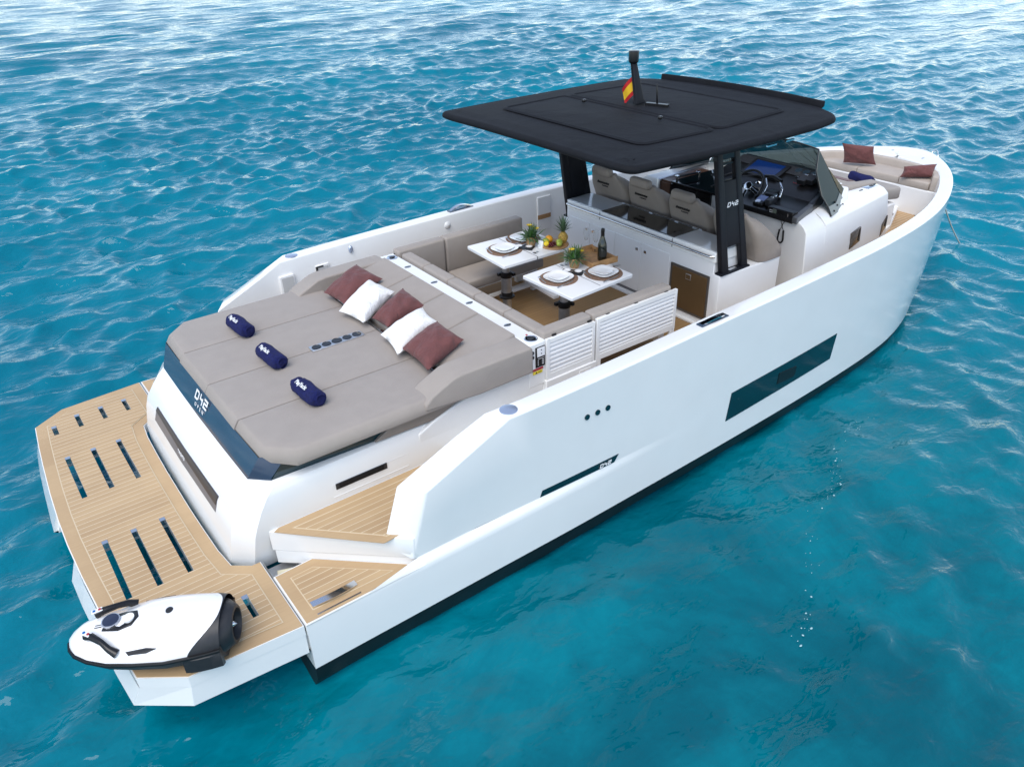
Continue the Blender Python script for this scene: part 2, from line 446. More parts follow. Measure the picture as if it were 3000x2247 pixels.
def patch(pts, n=24, out=.004):
    """panel lying on the starboard topside: pts = 4 corners (x,z)"""
    mb = MB(); rows = []
    NR = 7
    for j in range(NR):
        row = []
        for i in range(n+1):
            u = i/n; v = j/(NR-1)
            x = (pts[0][0]*(1-u)+pts[1][0]*u)*(1-v)+(pts[3][0]*(1-u)+pts[2][0]*u)*v
            z = (pts[0][1]*(1-u)+pts[1][1]*u)*(1-v)+(pts[3][1]*(1-u)+pts[2][1]*u)*v
            row.append(side_pt(x, z, out))
        rows.append(row)
    mb.rings(rows, False, False, closed=False)
    # skirt back into the hull
    edge = rows[0]+[r[-1] for r in rows[1:]]+list(reversed(rows[-1]))[1:]+[r[0] for r in reversed(rows[1:-1])]
    mb.rings([edge, [p+Vector((0, .03, 0)) for p in edge]], False, False)
    return mb
hw = patch([(4.18, .628), (5.87, .658), (5.84, .372), (4.15, .330)]).build('hull_window', DGLASS, topside)
op = patch([(4.905, .560), (5.19, .533), (5.18, .425), (4.90, .443)], 6, .010).build('opening_port', BLACK, hw)
sw = patch([(1.985, .597), (2.77, .600), (2.725, .535), (1.965, .540)], 8, .004).build('side_vent_window', DGLASS, topside)
P0 = side_pt(2.62, .567, .010)
mb, tot = strokes_d42(.036); mb.xf(frame(P0, side_pt(2.8, .567, .006)-side_pt(2.5, .567, .006), (0, 0, 1)))
mb.build('lettering', LETTER, sw)
for xh in (2.401, 2.507, 2.613):
    p = side_pt(xh, 1.118, -.012)
    mb = MB(); mb.lathe([(.0001, 0), (.024, 0), (.024, .0205)], n=16); mb.xf(frame(p, (1, 0, 0), (0, 0, 1)))
    mb.build('drain_hole', DGLASS, topside)
    mb = MB(); mb.lathe([(.024, 0), (.0275, 0), (.0275, .024), (.024, .024)], n=16); mb.xf(frame(p, (1, 0, 0), (0, 0, 1)))
for sgn in (-1, 1):
    mb = MB(); mb.lathe([(.0001, 0), (.066, 0), (.066, .008), (.055, .012), (.0001, .012)], (1.735, sgn*1.915, 1.4045), 24)
    mb.build('rail_light_disc', SILVER, topside, smooth=True)
    # long pop-up cleat let into the rail
    yy = 1.925
    mb = MB()
    arc = [(3.72+.3*t, sgn*(yy-.005+.03*math.sin(math.pi*t)), 1.440+.004*t+.03*math.sin(math.pi*t)) for t in np.linspace(0, 1, 9)]
    mb.rings([[(p[0], p[1]-.022, p[2]), (p[0], p[1]+.022, p[2]), (p[0], p[1]+.022, p[2]+.012), (p[0], p[1]-.022, p[2]+.012)] for p in arc])
    c = mb.build('rail_cleat', CHROME, topside, smooth=30)
    mb = MB(); mb.b2((3.70, sgn*yy-.034, 1.432), (4.03, sgn*yy+.034, 1.450)); mb.build('cleat_base', NAVY, c)

# ---- stern sponson tops (lower steps), hinge plates
for sgn in (-1, 1):
    P = [(.012, 1.455), (.294, 1.447), (.875, 1.985), (.012, 1.985)]
    Ps = [(x, sgn*y) for x, y in P]
    mb = MB(); mb.prism([(x, sgn*y) for x, y in [(-.002, 1.44), (.29, 1.43), (.92, 2.0), (-.002, 2.0)]], ZP-.10, ZP-.003)
    lip = mb.build('lower_step', GEL, hull, bevel=.006)
    mb = MB(); mb.prism(Ps, ZP-.02, ZP+.002); tk = mb.build('step_teak_border', TEAKB, lip)
    I = inset(Ps, .085)
    mb = MB(); mb.prism(inset(Ps, .078), ZP-.01, ZP+.0045); mb.build('caulking_line', CAULK, lip)
    mb = MB(); mb.prism(I, ZP-.01, ZP+.007); mb.build('step_teak_planks', TEAK, lip)
    mb = MB(); mb.b2((.02, sgn*1.235, .30), (.45, sgn*1.46, .385)); hp = mb.build('hinge_plate', STEEL, hull)
    mb = MB(); mb.box((.115, sgn*1.345, .388), (.11, .06, .006), Matrix.Rotation(R(-20), 3, 'Z')); mb.build('label_sticker', CREAMCARD, hp)
    # folding step handle in the teak
    if True:
        mb = MB()
        arc = [(.10+.33*t, sgn*(1.865+.03*math.sin(math.pi*t)), ZP+.008+.022*math.sin(math.pi*t)) for t in np.linspace(0, 1, 9)]
        mb.rings([[(p[0], p[1]-.026, p[2]), (p[0], p[1]+.026, p[2]), (p[0], p[1]+.026, p[2]+.008), (p[0], p[1]-.026, p[2]+.008)] for p in arc])
        mb.build('step_cleat', CHROME, lip, smooth=30)
        mb = MB(); mb.b2((.10, sgn*1.955, ZP), (.42, sgn*1.968, ZP+.006)); mb.build('step_trim', CHROME, lip)

# ---- upper steps: diagonal riser, teak triangles joining the side decks
deckm = MB()
DECK = [(.25, 0), (.25, 1.27), (.82, 1.80), (.95, 1.80), (1.6, 1.86), (3, 1.86), (5, 1.80), (6.6, 1.68), (7.8, 1.42), (8.1, 1.32), (8.1, 0)]
Dp = DECK+[(x, -y) for x, y in reversed(DECK[1:-1])]
deckm.prism(Dp, ZF-.08, ZF)
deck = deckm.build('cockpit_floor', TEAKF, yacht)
for sgn in (-1, 1):
    P = [(.145, 1.305), (1.35, 1.305), (1.35, 1.86), (.672, 1.875), (.655, 1.87)]
    P = [(x, sgn*y) for x, y in [(.118, 1.285), (.16, 1.262), (1.6, 1.262), (1.6, 1.84), (.85, 1.86), (.690, 1.872), (.672, 1.868)]]
    mb = MB(); mb.prism([(x, sgn*y) for x, y in [(.085, 1.25), (2.4, 1.25), (2.4, 1.86), (.855, 1.956)]], .545, ZF+.003)
    us = mb.build('upper_step', GEL, yacht, bevel=.006)
    mb = MB(); mb.prism([(x, sgn*y) for x, y in [(.100, 1.26), (.35, 1.26), (.80, 1.80), (.862, 1.945)]], ZP-.06, .546); mb.build('riser', GEL, us, bevel=.006)
    mb = MB(); mb.prism(P, ZF, ZF+.006); mb.build('step_teak_border', TEAKB, us)
    Q = [(x, sgn*y) for x, y in [(.255, 1.335), (1.6, 1.335), (1.6, 1.84), (.90, 1.84), (.725, 1.815), (.705, 1.79)]]
    mb = MB(); mb.prism(inset(Q, -.008), ZF, ZF+.008); mb.build('caulking_line', CAULK, us)
    mb = MB(); mb.prism(Q, ZF, ZF+.010); mb.build('step_teak_planks', TEAK, us)

# ---- bathing platform with slots
aft = [(-1.0, 1.745), (-1.03, 1.382), (-1.052, 1.051), (-1.077, .591), (-1.09, .17)]
half = [(-.012, 1.242), (-.075, 1.24), (-.19, 1.147), (-.213, .93), (-.222, .6), (-.227, .3)]
outer = [(-.012, 1.995), (-.742, 1.937)]+aft+[(x, -y) for x, y in reversed(aft)]+[(-.742, -1.937), (-.012, -1.995)]+[(x, -y) for x, y in half]+[(x, y) for x, y in reversed(half)]
SL = []
for x, a, b in [(-.859, 1.64, 1.475), (-.649, 1.726, 1.485), (-.439, 1.732, 1.488), (-.230, 1.733, 1.502)]:
    SL += [(x, a, b), (x, -b, -a)]
for x in (-.858, -.651, -.441): SL += [(x, 1.035, .338), (x, -.312, -1.04)]
hol = [[(x-.021, b), (x+.021, b), (x+.021, a), (x-.021, a)] for x, a, b in SL]
mb = MB(); holes_plate(mb, outer, hol, ZP); holes_plate(mb, outer, hol, ZP-.085, flip=True)
mb.rings([[(x, y, ZP-.085) for x, y in outer], [(x, y, ZP) for x, y in outer]], False, False)
for h in hol: mb.rings([[(x, y, ZP-.085) for x, y in h], [(x, y, ZP) for x, y in h]], False, False)
plat = mb.build('swim_platform', GEL, yacht)
# deep float tanks under both ends
for sgn in (-1, 1):
    y_in = .42 if sgn > 0 else .27
    q = [(-.93, y_in), (-1.086, y_in)]+[(x-.002, y) for x, y in reversed(aft) if y > y_in]+[(-.742, 1.934), (-.014, 1.992), (-.014, 1.30)]
    # only the rim is deep, so that the slots stay open to the water; it flares a little towards the bottom
    ql = [(x, sgn*y) for x, y in q]; qb = [(x-(.062 if x < -.95 else .02 if x < -.7 else 0), sgn*(y-(.05 if y > 1.7 and x < -.9 else 0))) for x, y in q]
    mb = MB(); mb.rings([[(x, y, .235) for x, y in qb], [(x, y, ZP-.084) for x, y in ql]], False, False, closed=False)
    mb.rings([[(x+.03, y-.03*sgn, .235) for x, y in qb], [(x+.03, y-.03*sgn, ZP-.084) for x, y in ql]], False, False, closed=False)
    mb.rings([[(x, y, .235) for x, y in qb], [(x+.03, y-.03*sgn, .235) for x, y in qb]], False, False, closed=False)
    mb.build('platform_float', GEL, plat)
to = inset(outer, .007)
mb = MB(); holes_plate(mb, to, hol, ZP+.006); mb.rings([[(x, y, ZP) for x, y in to], [(x, y, ZP+.006) for x, y in to]], False, False)
mb.build('teak_border', TEAKB, plat)
tc = inset(outer, .095)
mb = MB(); holes_plate(mb, tc, hol, ZP+.0095); mb.build('caulking_line', CAULK, plat)
tp = inset(outer, .103)
mb = MB(); holes_plate(mb, tp, hol, ZP+.0125)
mb.build('teak_planks', TEAK, plat)
for x, a, b in SL:
    mb = MB(); mb.b2((x-.0205, a-.04, ZP-.03), (x+.0205, a, ZP+.016)); mb.build('slot_cap', CHROME, plat)

# ---- transom box with shoulder, sun deck base
def boxsec(z, xa, yc, xc, y):
    """half outline of the stern box at height z: centre aft x, corner (xa,yc), chamfer end (xc,y), forward"""
    return [(xa-.012, 0, z), (xa-.008, yc*.5, z), (xa, yc, z), (xc, y, z), (2.60, y, z)]
secs = []
for z, xa, yc, xc, y in [(.36, -.185, 1.00, -.045, 1.17), (.50, -.172, 1.09, -.038, 1.21), (.71, -.128, 1.09, -.01, 1.255), (.80, -.096, 1.085, .02, 1.26), (.90, -.03, 1.07, .07, 1.255), (.99, .035, 1.05, .13, 1.245), (1.045, .085, 1.03, .20, 1.215), (1.06, .115, 1.01, .235, 1.18)]:
    h = boxsec(z, xa, yc, xc, y); secs.append([(p[0], -p[1], p[2]) for p in reversed(h[1:])]+h)
mb = MB(); mb.rings(secs, True, True)
transom = mb.build('transom', GEL, yacht, smooth=32)
bm_ = bmesh.new(); bm_.from_mesh(transom.data)      # crisp upright arrises where the stern corners are chamfered
for e_ in bm_.edges:
    a_, b_ = e_.verts[0].co, e_.verts[1].co
    if len(e_.link_faces) == 2 and abs(a_.z-b_.z) > .55*(a_-b_).length and e_.calc_face_angle(0) > R(14): e_.smooth = False
bm_.to_mesh(transom.data); bm_.free()
# forward part of the side wall rises to the seat backs
for sgn in (-1, 1):
    prof = [(1.35, 1.0), (1.52, 1.075), (1.88, 1.185), (2.58, 1.195), (2.58, .9), (1.35, .9)]
    mb = MB(); mb.rings([[(x, sgn*1.17, z) for x, z in prof], [(x, sgn*1.252, z) for x, z in prof]]); mb.build('side_wall', GEL, transom, bevel=.012)
# transom window: recessed dark slot with lower lip
def tr(y, z):
    zs = [(.36, -.185), (.50, -.172), (.71, -.128), (.80, -.096), (.90, -.03), (.99, .035)]
    for (z0, x0), (z1, x1) in zip(zs, zs[1:]):
        if z <= z1: return Vector((x0+(x1-x0)*(z-z0)/(z1-z0)-.012*(1-abs(y)/1.09), y, z))
def tpatch(y0, y1, zt0, zt1, zb0, zb1, out, m, name, par, n=10):
    mb = MB(); rows = []
    for j in range(4):
        v = j/3; rows.append([tr(y0+(y1-y0)*i/n, (zt0+(zt1-zt0)*i/n)*(1-v)+(zb0+(zb1-zb0)*i/n)*v)+Vector((-out, 0, out*.3)) for i in range(n+1)])
    mb.rings(rows, False, False, closed=False)
    edge = rows[0]+[r[-1] for r in rows[1:]]+list(reversed(rows[-1]))[1:]+[r[0] for r in reversed(rows[1:-1])]
    mb.rings([edge, [p+Vector((.03, 0, 0)) for p in edge]], False, False)
    return mb.build(name, m, par)
RECESS = mat('recess_brown_grey', (.055, .042, .036), .4)
twin = tpatch(.785, -.785, .828, .828, .712, .708, .004, mat('window_recess_grey', (.13, .13, .145), .3, coat=.3), 'transom_window', transom)
tpatch(.778, -.778, .824, .824, .800, .762, .009, RECESS, 'recess_upper_face', twin)
text('lettering', 'YACHTS', .04, frame(tr(.0, .775)+Vector((-.014, 0, .004)), (0, -1, 0), (.25, 0, 1)), LETTER, twin, 1.15, bold=.0006)
# navy gloss band under the pad
mb = MB(); rings = []
for z, xa, yc, xc, y in [(1.045, .088, 1.02, .215, 1.165), (1.075, .098, 1.035, .215, 1.160), (1.24, .176, 1.10, .335, 1.205)]:
    h = [(xa-.012, 0, z), (xa-.008, yc*.5, z), (xa, yc, z), (xc, y, z)]
    rings.append([(p[0], -p[1], p[2]) for p in reversed(h[1:])]+h)
mb.rings(rings, False, False, closed=False)
band = mb.build('navy_band', NAVY, transom, smooth=25)
for sgn in (-1, 1):
    mb = MB(); mb.rings([[(.215, sgn*1.161, 1.062), (1.04, sgn*1.195, 1.062), (1.20, sgn*1.20, 1.24), (.335, sgn*1.207, 1.245)], [(.215, sgn*1.1, 1.062), (1.04, sgn*1.1, 1.062), (1.20, sgn*1.1, 1.24), (.335, sgn*1.1, 1.245)]])
    mb.build('side_glass_strip', DGLASS, transom)
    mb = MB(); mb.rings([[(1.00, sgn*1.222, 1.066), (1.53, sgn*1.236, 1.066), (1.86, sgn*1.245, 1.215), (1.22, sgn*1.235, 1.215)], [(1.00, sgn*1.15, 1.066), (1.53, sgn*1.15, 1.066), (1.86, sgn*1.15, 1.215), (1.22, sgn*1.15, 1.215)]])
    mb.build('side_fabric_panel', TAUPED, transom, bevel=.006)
def bandpt(y, f):     # point on the band, f = 0 lower .. 1 upper
    yc = 1.035+.105*f; return Vector((.098+.074*f-.01*(1-abs(y)), y, 1.075+.175*f))
mb, tot = strokes_d42(.085); mb.xf(frame(bandpt(.02, .64)+Vector((-.006, 0, .003)), (0, -1, .0), (.42, 0, 1))); mb.build('lettering', LETTER, band)
text('lettering', 'OPEN', .045, frame(bandpt(.03, .20)+Vector((-.006, 0, .003)), (0, -1, 0), (.42, 0, 1)), LETTER, band, 2.3)
# side vents
for sgn in (-1, 1):
    mb = MB(); mb.b2((.60, sgn*1.254, .77), (1.235, sgn*1.262, .775)); mb.b2((.60, sgn*1.254, .775), (1.235, sgn*1.257, .885)); mb.build('vent_recess', GELI, transom, bevel=.003)
    mb = MB(); mb.b2((.628, sgn*1.258, .833), (1.052, sgn*1.266, .885)); v = mb.build('side_vent', DGREY, transom, bevel=.003)
    mb = MB()
    for k in range(4): mb.b2((.655, sgn*1.264, .840+.0115*k), (1.025, sgn*1.270, .8445+.0115*k))
    mb.build('vent_louvre', BLACK, v)
# ---- sun pad: four long cushions, four raised head cushions, side bolsters
ZT = 1.31
for k in range(4):
    ya, yb = [(.655, 1.275), (.0, .65), (-.65, -.005), (-1.275, -.655)][k]
    lo, hi = min(ya, yb), max(ya, yb)
    if k == 0: P = [(.215, lo), (1.70, lo), (1.70, hi), (.40, hi), (.225, 1.10)]
    elif k == 3: P = [(.215, hi), (.225, -1.10), (.40, lo), (1.70, lo), (1.70, hi)]
    else: P = [(.205, lo), (1.70, lo), (1.70, hi), (.205, hi)]
    # wide sloping nose and outer side over a rounded top
    def grow(p, a):
        x, y = p
        if x < .5: x -= a*(.9 if abs(y) < 1.2 else .7)
        if abs(y) > 1.0 and x > .3: y += math.copysign(a*.75, y)
        return (x, y)
    mb = MB()
    base = [grow(p, .035) for p in P]; mid = [grow(p, .045) for p in P]
    r_ = [[(x, y, ZT-.115) for x, y in base], [(x, y, ZT-.065) for x, y in mid], [(x, y, ZT-.014) for x, y in [grow(p, .008) for p in P]], [(x, y, ZT-.004) for x, y in inset(P, .004)], [(x, y, ZT) for x, y in inset(P, .016)], [(x, y, ZT+.006) for x, y in inset(P, .09)]]
    mb.rings(r_); mb.build('sun_pad_cushion', TAUPE, yacht, smooth=45)
    y0, y1 = [(.555, 1.09), (.003, .549), (-.549, -.003), (-1.09, -.555)][k]
    Q = [(1.775, y0), (2.425, y0), (2.425, y1), (1.775, y1)]
    if k == 3: Q = [(1.775, y1), (1.775, y0-.05), (2.15, y0-.05), (2.425, y0+.02), (2.425, y1)]
    if k == 0: Q = [(1.775, y0), (2.425, y0), (2.425, y1+.05), (1.775, y1+.05)]
    mb = cushion(Q, 0, .105, .022, .006, 3, .008)
    mb.v = [(x, y, z+1.235+(x-1.775)/.65*.115) for x, y, z in mb.v]
    mb.build('head_cushion', TAUPE, yacht, smooth=45)
for sgn in (-1, 1):
    prof = [(1.40, 1.285), (1.47, 1.34), (1.66, 1.425), (1.74, 1.437), (2.40, 1.44), (2.425, 1.42), (2.425, 1.20), (1.9, 1.195), (1.70, 1.21), (1.40, 1.235)]
    mb = MB(); mb.rings([[(x, sgn*1.085, z) for x, z in prof], [(x, sgn*1.318, z-.012) for x, z in prof]])
    mb.build('side_bolster', TAUPE if sgn > 0 else TAUPE, yacht, bevel=.022, bseg=3)
mb = MB(); mb.b2((1.705, -1.12, 1.255), (1.77, 1.12, 1.268)); mb.build('gap_base', DGREY, yacht)
mb = MB(); mb.b2((1.712, -1.13, 1.268), (1.742, 1.12, 1.302)); mb.build('chrome_rail', CHROME, yacht, bevel=.004)
# cup holder let into the centre seam
mb = MB(); P = [(1.075, -.05), (1.56, -.05), (1.56, .05), (1.075, .05)]
mb.prism(P, 1.29, 1.325); cup = mb.build('cup_holder', STEEL, yacht, bevel=.003)
for i, xx in enumerate((1.13, 1.222, 1.318, 1.414, 1.506)):
    r = .041 if i == 2 else .036
    mb = MB(); mb.lathe([(r+.005, 0), (r+.005, .002), (r, .0035), (r*.95, .001), (r*.8, .001), (.0001, .0012)], (xx, 0, 1.3255), 20); mb.build('cup_well', BLKGLOSS, cup, smooth=30)

# ---- dividing bar and its fittings
bar = MB(); bar.b2((2.43, -1.262, 1.15), (2.585, 1.262, 1.415)); bar = bar.build('dividing_bar', GEL, yacht, bevel=.012)
for y in (.83, .33, -.27, -.85):
    mb = MB(); mb.lathe([(.0001, 0), (.034, 0), (.034, .004), (.030, .005), (.0001, .005)], (2.51, y, 1.4145), 18, sy=.75); q = mb.build('popup_cleat', STEEL, bar, smooth=30)
    mb = MB(); mb.box((2.51, y, 1.4205), (.07, .006, .003)); mb.build('cleat_slot', DGREY, q)
for y in (1.15, -1.175):
    mb = MB(); mb.lathe([(.0001, 0), (.058, 0), (.058, .006), (.05, .009), (.044, .005), (.0001, .005)], (2.51, y, 1.4145), 24); q = mb.build('filler_plate', CHROME, bar, smooth=30)
    mb = MB(); mb.rings([[(2.48, y-.03, 1.42), (2.54, y-.01, 1.42), (2.545, y+.012, 1.42), (2.49, y+.02, 1.42)], [(2.48, y-.03, 1.427), (2.54, y-.01, 1.427), (2.545, y+.012, 1.427), (2.49, y+.02, 1.427)]]); mb.build('filler_handle', DGREY, q)
mb = MB(); mb.b2((2.52, -1.105, 1.414), (2.535, -1.085, 1.417)); mb.build('red_tag', STKR, bar)
# end face with switches (starboard)
ex = 2.43; yy = -1.262
endp = MB(); endp.b2((2.425, -1.255, 1.0), (2.60, -1.05, 1.413)); endp = endp.build('bar_end_column', GEL, bar, bevel=.01)
for z in (1.335, 1.293):
    mb = MB(); mb.lathe([(.0001, 0), (.017, 0), (.016, .006), (.0001, .007)], n=14); mb.xf(frame((2.458, yy, z), (1, 0, 0), (0, 0, 1))); mb.build('push_button', DGREY, bar, smooth=30)
mb = MB(); mb.b2((2.487, yy-.006, 1.185), (2.587, yy+.003, 1.372)); pan = mb.build('switch_panel', BLACK, bar, bevel=.003)
mb = MB(); mb.b2((2.502, yy-.009, 1.283), (2.582, yy, 1.365)); sp = mb.build('panel_plate', WHITEPL, pan, bevel=.002)
for z in (1.343, 1.310):
    mb = MB(); mb.b2((2.54, yy-.012, z-.004), (2.548, yy, z+.004)); mb.build('indicator', BLACK, pan)
mb = MB()
for i in range(5): mb.b2((2.512+.014*i, yy-.0075, 1.262), (2.519+.014*i, yy, 1.268))
for z in (1.244, 1.226, 1.208):
    mb.b2((2.508, yy-.0075, z), (2.517, yy, z+.006)); mb.b2((2.553, yy-.0075, z), (2.573, yy, z+.006))
mb.build('panel_marks', WHITEPL, pan)
mb = MB(); mb.b2((2.458, yy-.002, 1.158), (2.568, yy+.003, 1.178)); mb.build('red_sticker', STKR, bar)
mb = MB(); mb.b2((2.463, yy-.002, 1.125), (2.560, yy+.003, 1.150)); ys = mb.build('yellow_sticker', STKY, bar)
mb = MB(); mb.rings([[(2.485, yy-.0035, 1.130), (2.507, yy-.0035, 1.130), (2.496, yy-.0035, 1.147)], [(2.485, yy, 1.130), (2.507, yy, 1.130), (2.496, yy, 1.147)]]); mb.b2((2.513, yy-.0035, 1.136), (2.548, yy, 1.141)); mb.build('warning_mark', BLACK, ys)

# ---- cockpit seats
def blk(name, a, b, r, m, par=None, crown=0.):
    lo = [min(a[i], b[i]) for i in range(3)]; hi = [max(a[i], b[i]) for i in range(3)]
    P = rpoly([(lo[0], lo[1]), (hi[0], lo[1]), (hi[0], hi[1]), (lo[0], hi[1])], r*1.35, 3)
    mb = cushion(P, lo[2], hi[2], r, r*.5, 3, crown)
    return mb.build(name, m, par or yacht, smooth=50)
for y0, y1 in ((.70, 1.12), (.255, .695), (-.195, .25), (-.655, -.20), (-1.12, -.66)):
    blk('back_cushion', (2.60, y0, 1.05), (2.72, y1, 1.445), .022, TAUPE)
for x0, x1 in ((2.59, 3.125), (3.135, 4.10)):
    blk('back_cushion', (x0, -1.238, 1.08), (x1, -1.115, 1.462), .022, TAUPE)
for x0, x1 in ((2.60, 3.17), (3.18, 4.22)):
    blk('back_cushion', (x0, 1.17, .98), (x1, 1.30, 1.452), .022, TAUPE)
blk('seat_cushion', (3.175, .765, .985), (4.20, 1.165, 1.085), .02, TAUPE)
blk('seat_cushion', (2.72, -1.1, .985), (3.165, 1.165, 1.085), .02, TAUPE)
blk('seat_cushion', (3.175, -1.11, .985), (4.12, -.74, 1.085), .02, TAUPE)
mb = MB(); mb.b2((2.60, -1.1, .722), (3.10, 1.2, .98)); mb.build('seat_base', GELI, yacht, bevel=.006)
for sgn in (-1, 1):
    mb = MB(); y0, y1 = .82*sgn, 1.15*sgn
    mb.b2((3.18, y0, .945), (4.15, y1, .984)); sf = mb.build('seat_frame', GELI, yacht, bevel=.005)
    mb = MB(); mb.b2((4.06, .80*sgn, .722), (4.14, .85*sgn, .945)); mb.b2((4.06, 1.1*sgn, .722), (4.14, 1.15*sgn, .945)); mb.b2((4.06, .85*sgn, .85), (4.14, 1.1*sgn, .90)); mb.build('seat_leg', GELI, sf, bevel=.004)
    mb = MB(); mb.b2((3.20, .80*sgn, .80), (4.06, .83*sgn, .84)); mb.build('seat_rail', GELI, sf, bevel=.004)
# louvred seat back panels facing the side decks
for sgn in (-1, 1):
    for x0, x1, z0, z1, n in ((2.60, 3.135, 1.03, 1.412, 7), (3.155, 4.145, 1.02, 1.425, 8)):
        mb = MB(); Y0, Y1 = 1.243*sgn, 1.272*sgn
        fwv = .035 if x0 > 3 else .03
        mb.b2((x0, Y0, z0), (x0+fwv, Y1, z1)); mb.b2((x1-fwv, Y0, z0), (x1, Y1, z1)); mb.b2((x0+fwv, Y0, z1-.04), (x1-fwv, Y1, z1)); mb.b2((x0+fwv, Y0, z0), (x1-fwv, Y1, z0+.055))
        mb.b2((x0+fwv, Y0, z0+.055), (x1-fwv, Y0+.006*sgn, z1-.04))
        p = mb.build('louvre_panel', GELI, yacht, bevel=.003)
        h = (z1-.04-z0-.055)/n
        for k in range(n):
            z = z0+.055+h*k
            mb = MB(); mb.rings([[(x0+fwv, sgn*1.250, z+.008), (x0+fwv, sgn*1.268, z+.004), (x0+fwv, sgn*1.268, z+h*.5), (x0+fwv, sgn*1.250, z+h*.97)], [(x1-fwv, sgn*1.250, z+.008), (x1-fwv, sgn*1.268, z+.004), (x1-fwv, sgn*1.268, z+h*.5), (x1-fwv, sgn*1.250, z+h*.97)]])
            mb.build('slat', GELI, p)
    mb = MB(); mb.b2((4.085, 1.243*sgn, .722), (4.14, 1.272*sgn, 1.02)); mb.build('gate_leg', GELI, yacht, bevel=.003)
    mb = MB(); mb.b2((3.16, 1.243*sgn, .722), (3.21, 1.272*sgn, 1.02)); mb.build('gate_leg', GELI, yacht, bevel=.003)
    mb = MB(); mb.b2((2.585, 1.245*sgn, .722), (3.15, 1.285*sgn, 1.03)); lp = mb.build('lower_panel', GELI, yacht, bevel=.006)
    mb = MB(); mb.b2((2.95, 1.285*sgn, .90), (3.09, 1.289*sgn, 1.0)); mb.build('locker_latch', GEL, lp, bevel=.01)
    for xx in (2.68, 3.07, 3.28, 3.62, 4.0):
        mb = MB(); mb.b2((xx, 1.238*sgn, 1.412), (xx+.04, 1.252*sgn, 1.428)); mb.build('panel_hinge', BLACK, yacht)

# ---- two dining tables on telescopic legs
for sgn in (1, -1):
    P = [(3.205, .15*sgn), (4.03, .13*sgn), (4.035, .80*sgn), (3.235, .845*sgn)]
    mb = MB(); mb.prism(rpoly(P, .015, 2), 1.415, 1.45); t = mb.build('dining_table', WHITEPL, yacht, bevel=.005)
    mb = MB(); mb.b2((3.612, .138*sgn-.004, 1.418), (3.618, .80*sgn, 1.4515)); mb.build('table_seam', GREYL, t)
    mb = MB(); mb.box((3.648, .215*sgn+.01, 1.453), (.03, .045, .006)); mb.box((3.69, .225*sgn+.01, 1.453), (.022, .03, .005)); mb.build('leaf_catch', STEEL, t, bevel=.002)
    lx, ly = 3.46, .47*sgn
    mb = MB(); mb.lathe([(.04, 1.2), (.04, 1.415)], (lx, ly, 0), 20); mb.lathe([(.055, .98), (.055, 1.2)], (lx, ly, 0), 20); mb.lathe([(.048, .725), (.048, .98)], (lx, ly, 0), 20); mb.build('table_leg', STEEL, t, smooth=40)
    mb = MB(); mb.lathe([(.06, 1.165), (.064, 1.17), (.064, 1.215), (.05, 1.222)], (lx, ly, 0), 20); mb.box((lx-.06, ly+.035, 1.2), (.05, .03, .03)); mb.box((lx+.05, ly-.05, 1.2), (.03, .05, .03)); mb.build('leg_clamp', BLACK, t, smooth=40)
    mb = MB(); mb.lathe([(.085, .94), (.085, .955), (.062, .965), (.062, 1.0)], (lx, ly, 0), 8); mb.build('leg_collar', BLACK, t, smooth=30)
    mb = MB(); mb.lathe([(.13, .723), (.13, .733), (.06, .745)], (lx, ly, 0), 20); mb.build('leg_base', STEEL, t, smooth=30)
# folded bracket under the port table
mb = MB(); mb.box((3.93, .50, .90), (.07, .62, .035), Matrix.Rotation(R(-4), 3, 'Z')); mb.box((3.80, .70, .86), (.40, .05, .03)); mb.build('folding_bracket', WHITEPL, yacht, bevel=.004)
mb = MB(); mb.ball((3.93, .72, .93), .022); mb.build('bracket_knob', CHROME, yacht, smooth=True)

# ---- galley block
mb = MB(); mb.b2((4.84, -1.10, ZF+.003), (5.22, 1.13, 1.44)); gal = mb.build('galley_unit', GELI, yacht, bevel=.008)
for sgn in (-1, 1):
    mb = MB(); mb.prism([(4.838, 1.05*sgn), (5.70, 1.05*sgn), (5.70, 1.235*sgn), (4.838, 1.185*sgn)], ZF+.003, 1.325); mb.build('side_plinth', GELI, gal, bevel=.01)
top_ = MB(); top_.b2((4.828, -1.115, 1.44), (5.215, 1.115, 1.546)); gtop = top_.build('worktop_body', GEL, gal, bevel=.006)
mb = MB(); mb.b2((4.845, .545, 1.545), (5.20, 1.10, 1.552)); mb.build('worktop_lid', COUNTER, gtop, bevel=.002)
mb = MB(); mb.b2((4.845, -1.10, 1.545), (5.20, -.555, 1.552)); mb.build('worktop_lid', COUNTER, gtop, bevel=.002)
mb = MB(); mb.b2((4.848, -.47, 1.545), (5.195, .46, 1.553)); mb.build('glass_lid', BLKGLOSS, gtop, bevel=.001)
for a, b in ((.46, .54), (-.55, -.47)):
    mb = MB(); mb.b2((4.842, a+.001, 1.545), (5.2, b-.001, 1.5535)); mb.build('lid_edge', mat('smoked_grey_edge', (.06, .055, .052), .25), gtop, bevel=.001)
mb = MB(); mb.b2((5.203, -.6, 1.545), (5.213, .6, 1.558)); mb.build('lid_trim', CHROME, gtop)
for y in (.55, -.545):
    mb = MB(); mb.b2((4.824, y-.004, 1.45), (4.84, y+.004, 1.54)); mb.build('worktop_joint', GREYL, gtop)
for y in (-.28, .1, -.53):
    mb = MB(); mb.b2((5.19, y, 1.552), (5.208, y+.05, 1.561)); mb.build('lid_hinge', CHROME, gtop)
mb = MB(); pth = [(4.83, 1.095, 1.505), (4.795, 1.08, 1.507)]+[(4.79, 1.06-2.1*t, 1.508) for t in np.linspace(0, 1, 6)]+[(4.795, -1.075, 1.508), (4.83, -1.10, 1.508)]
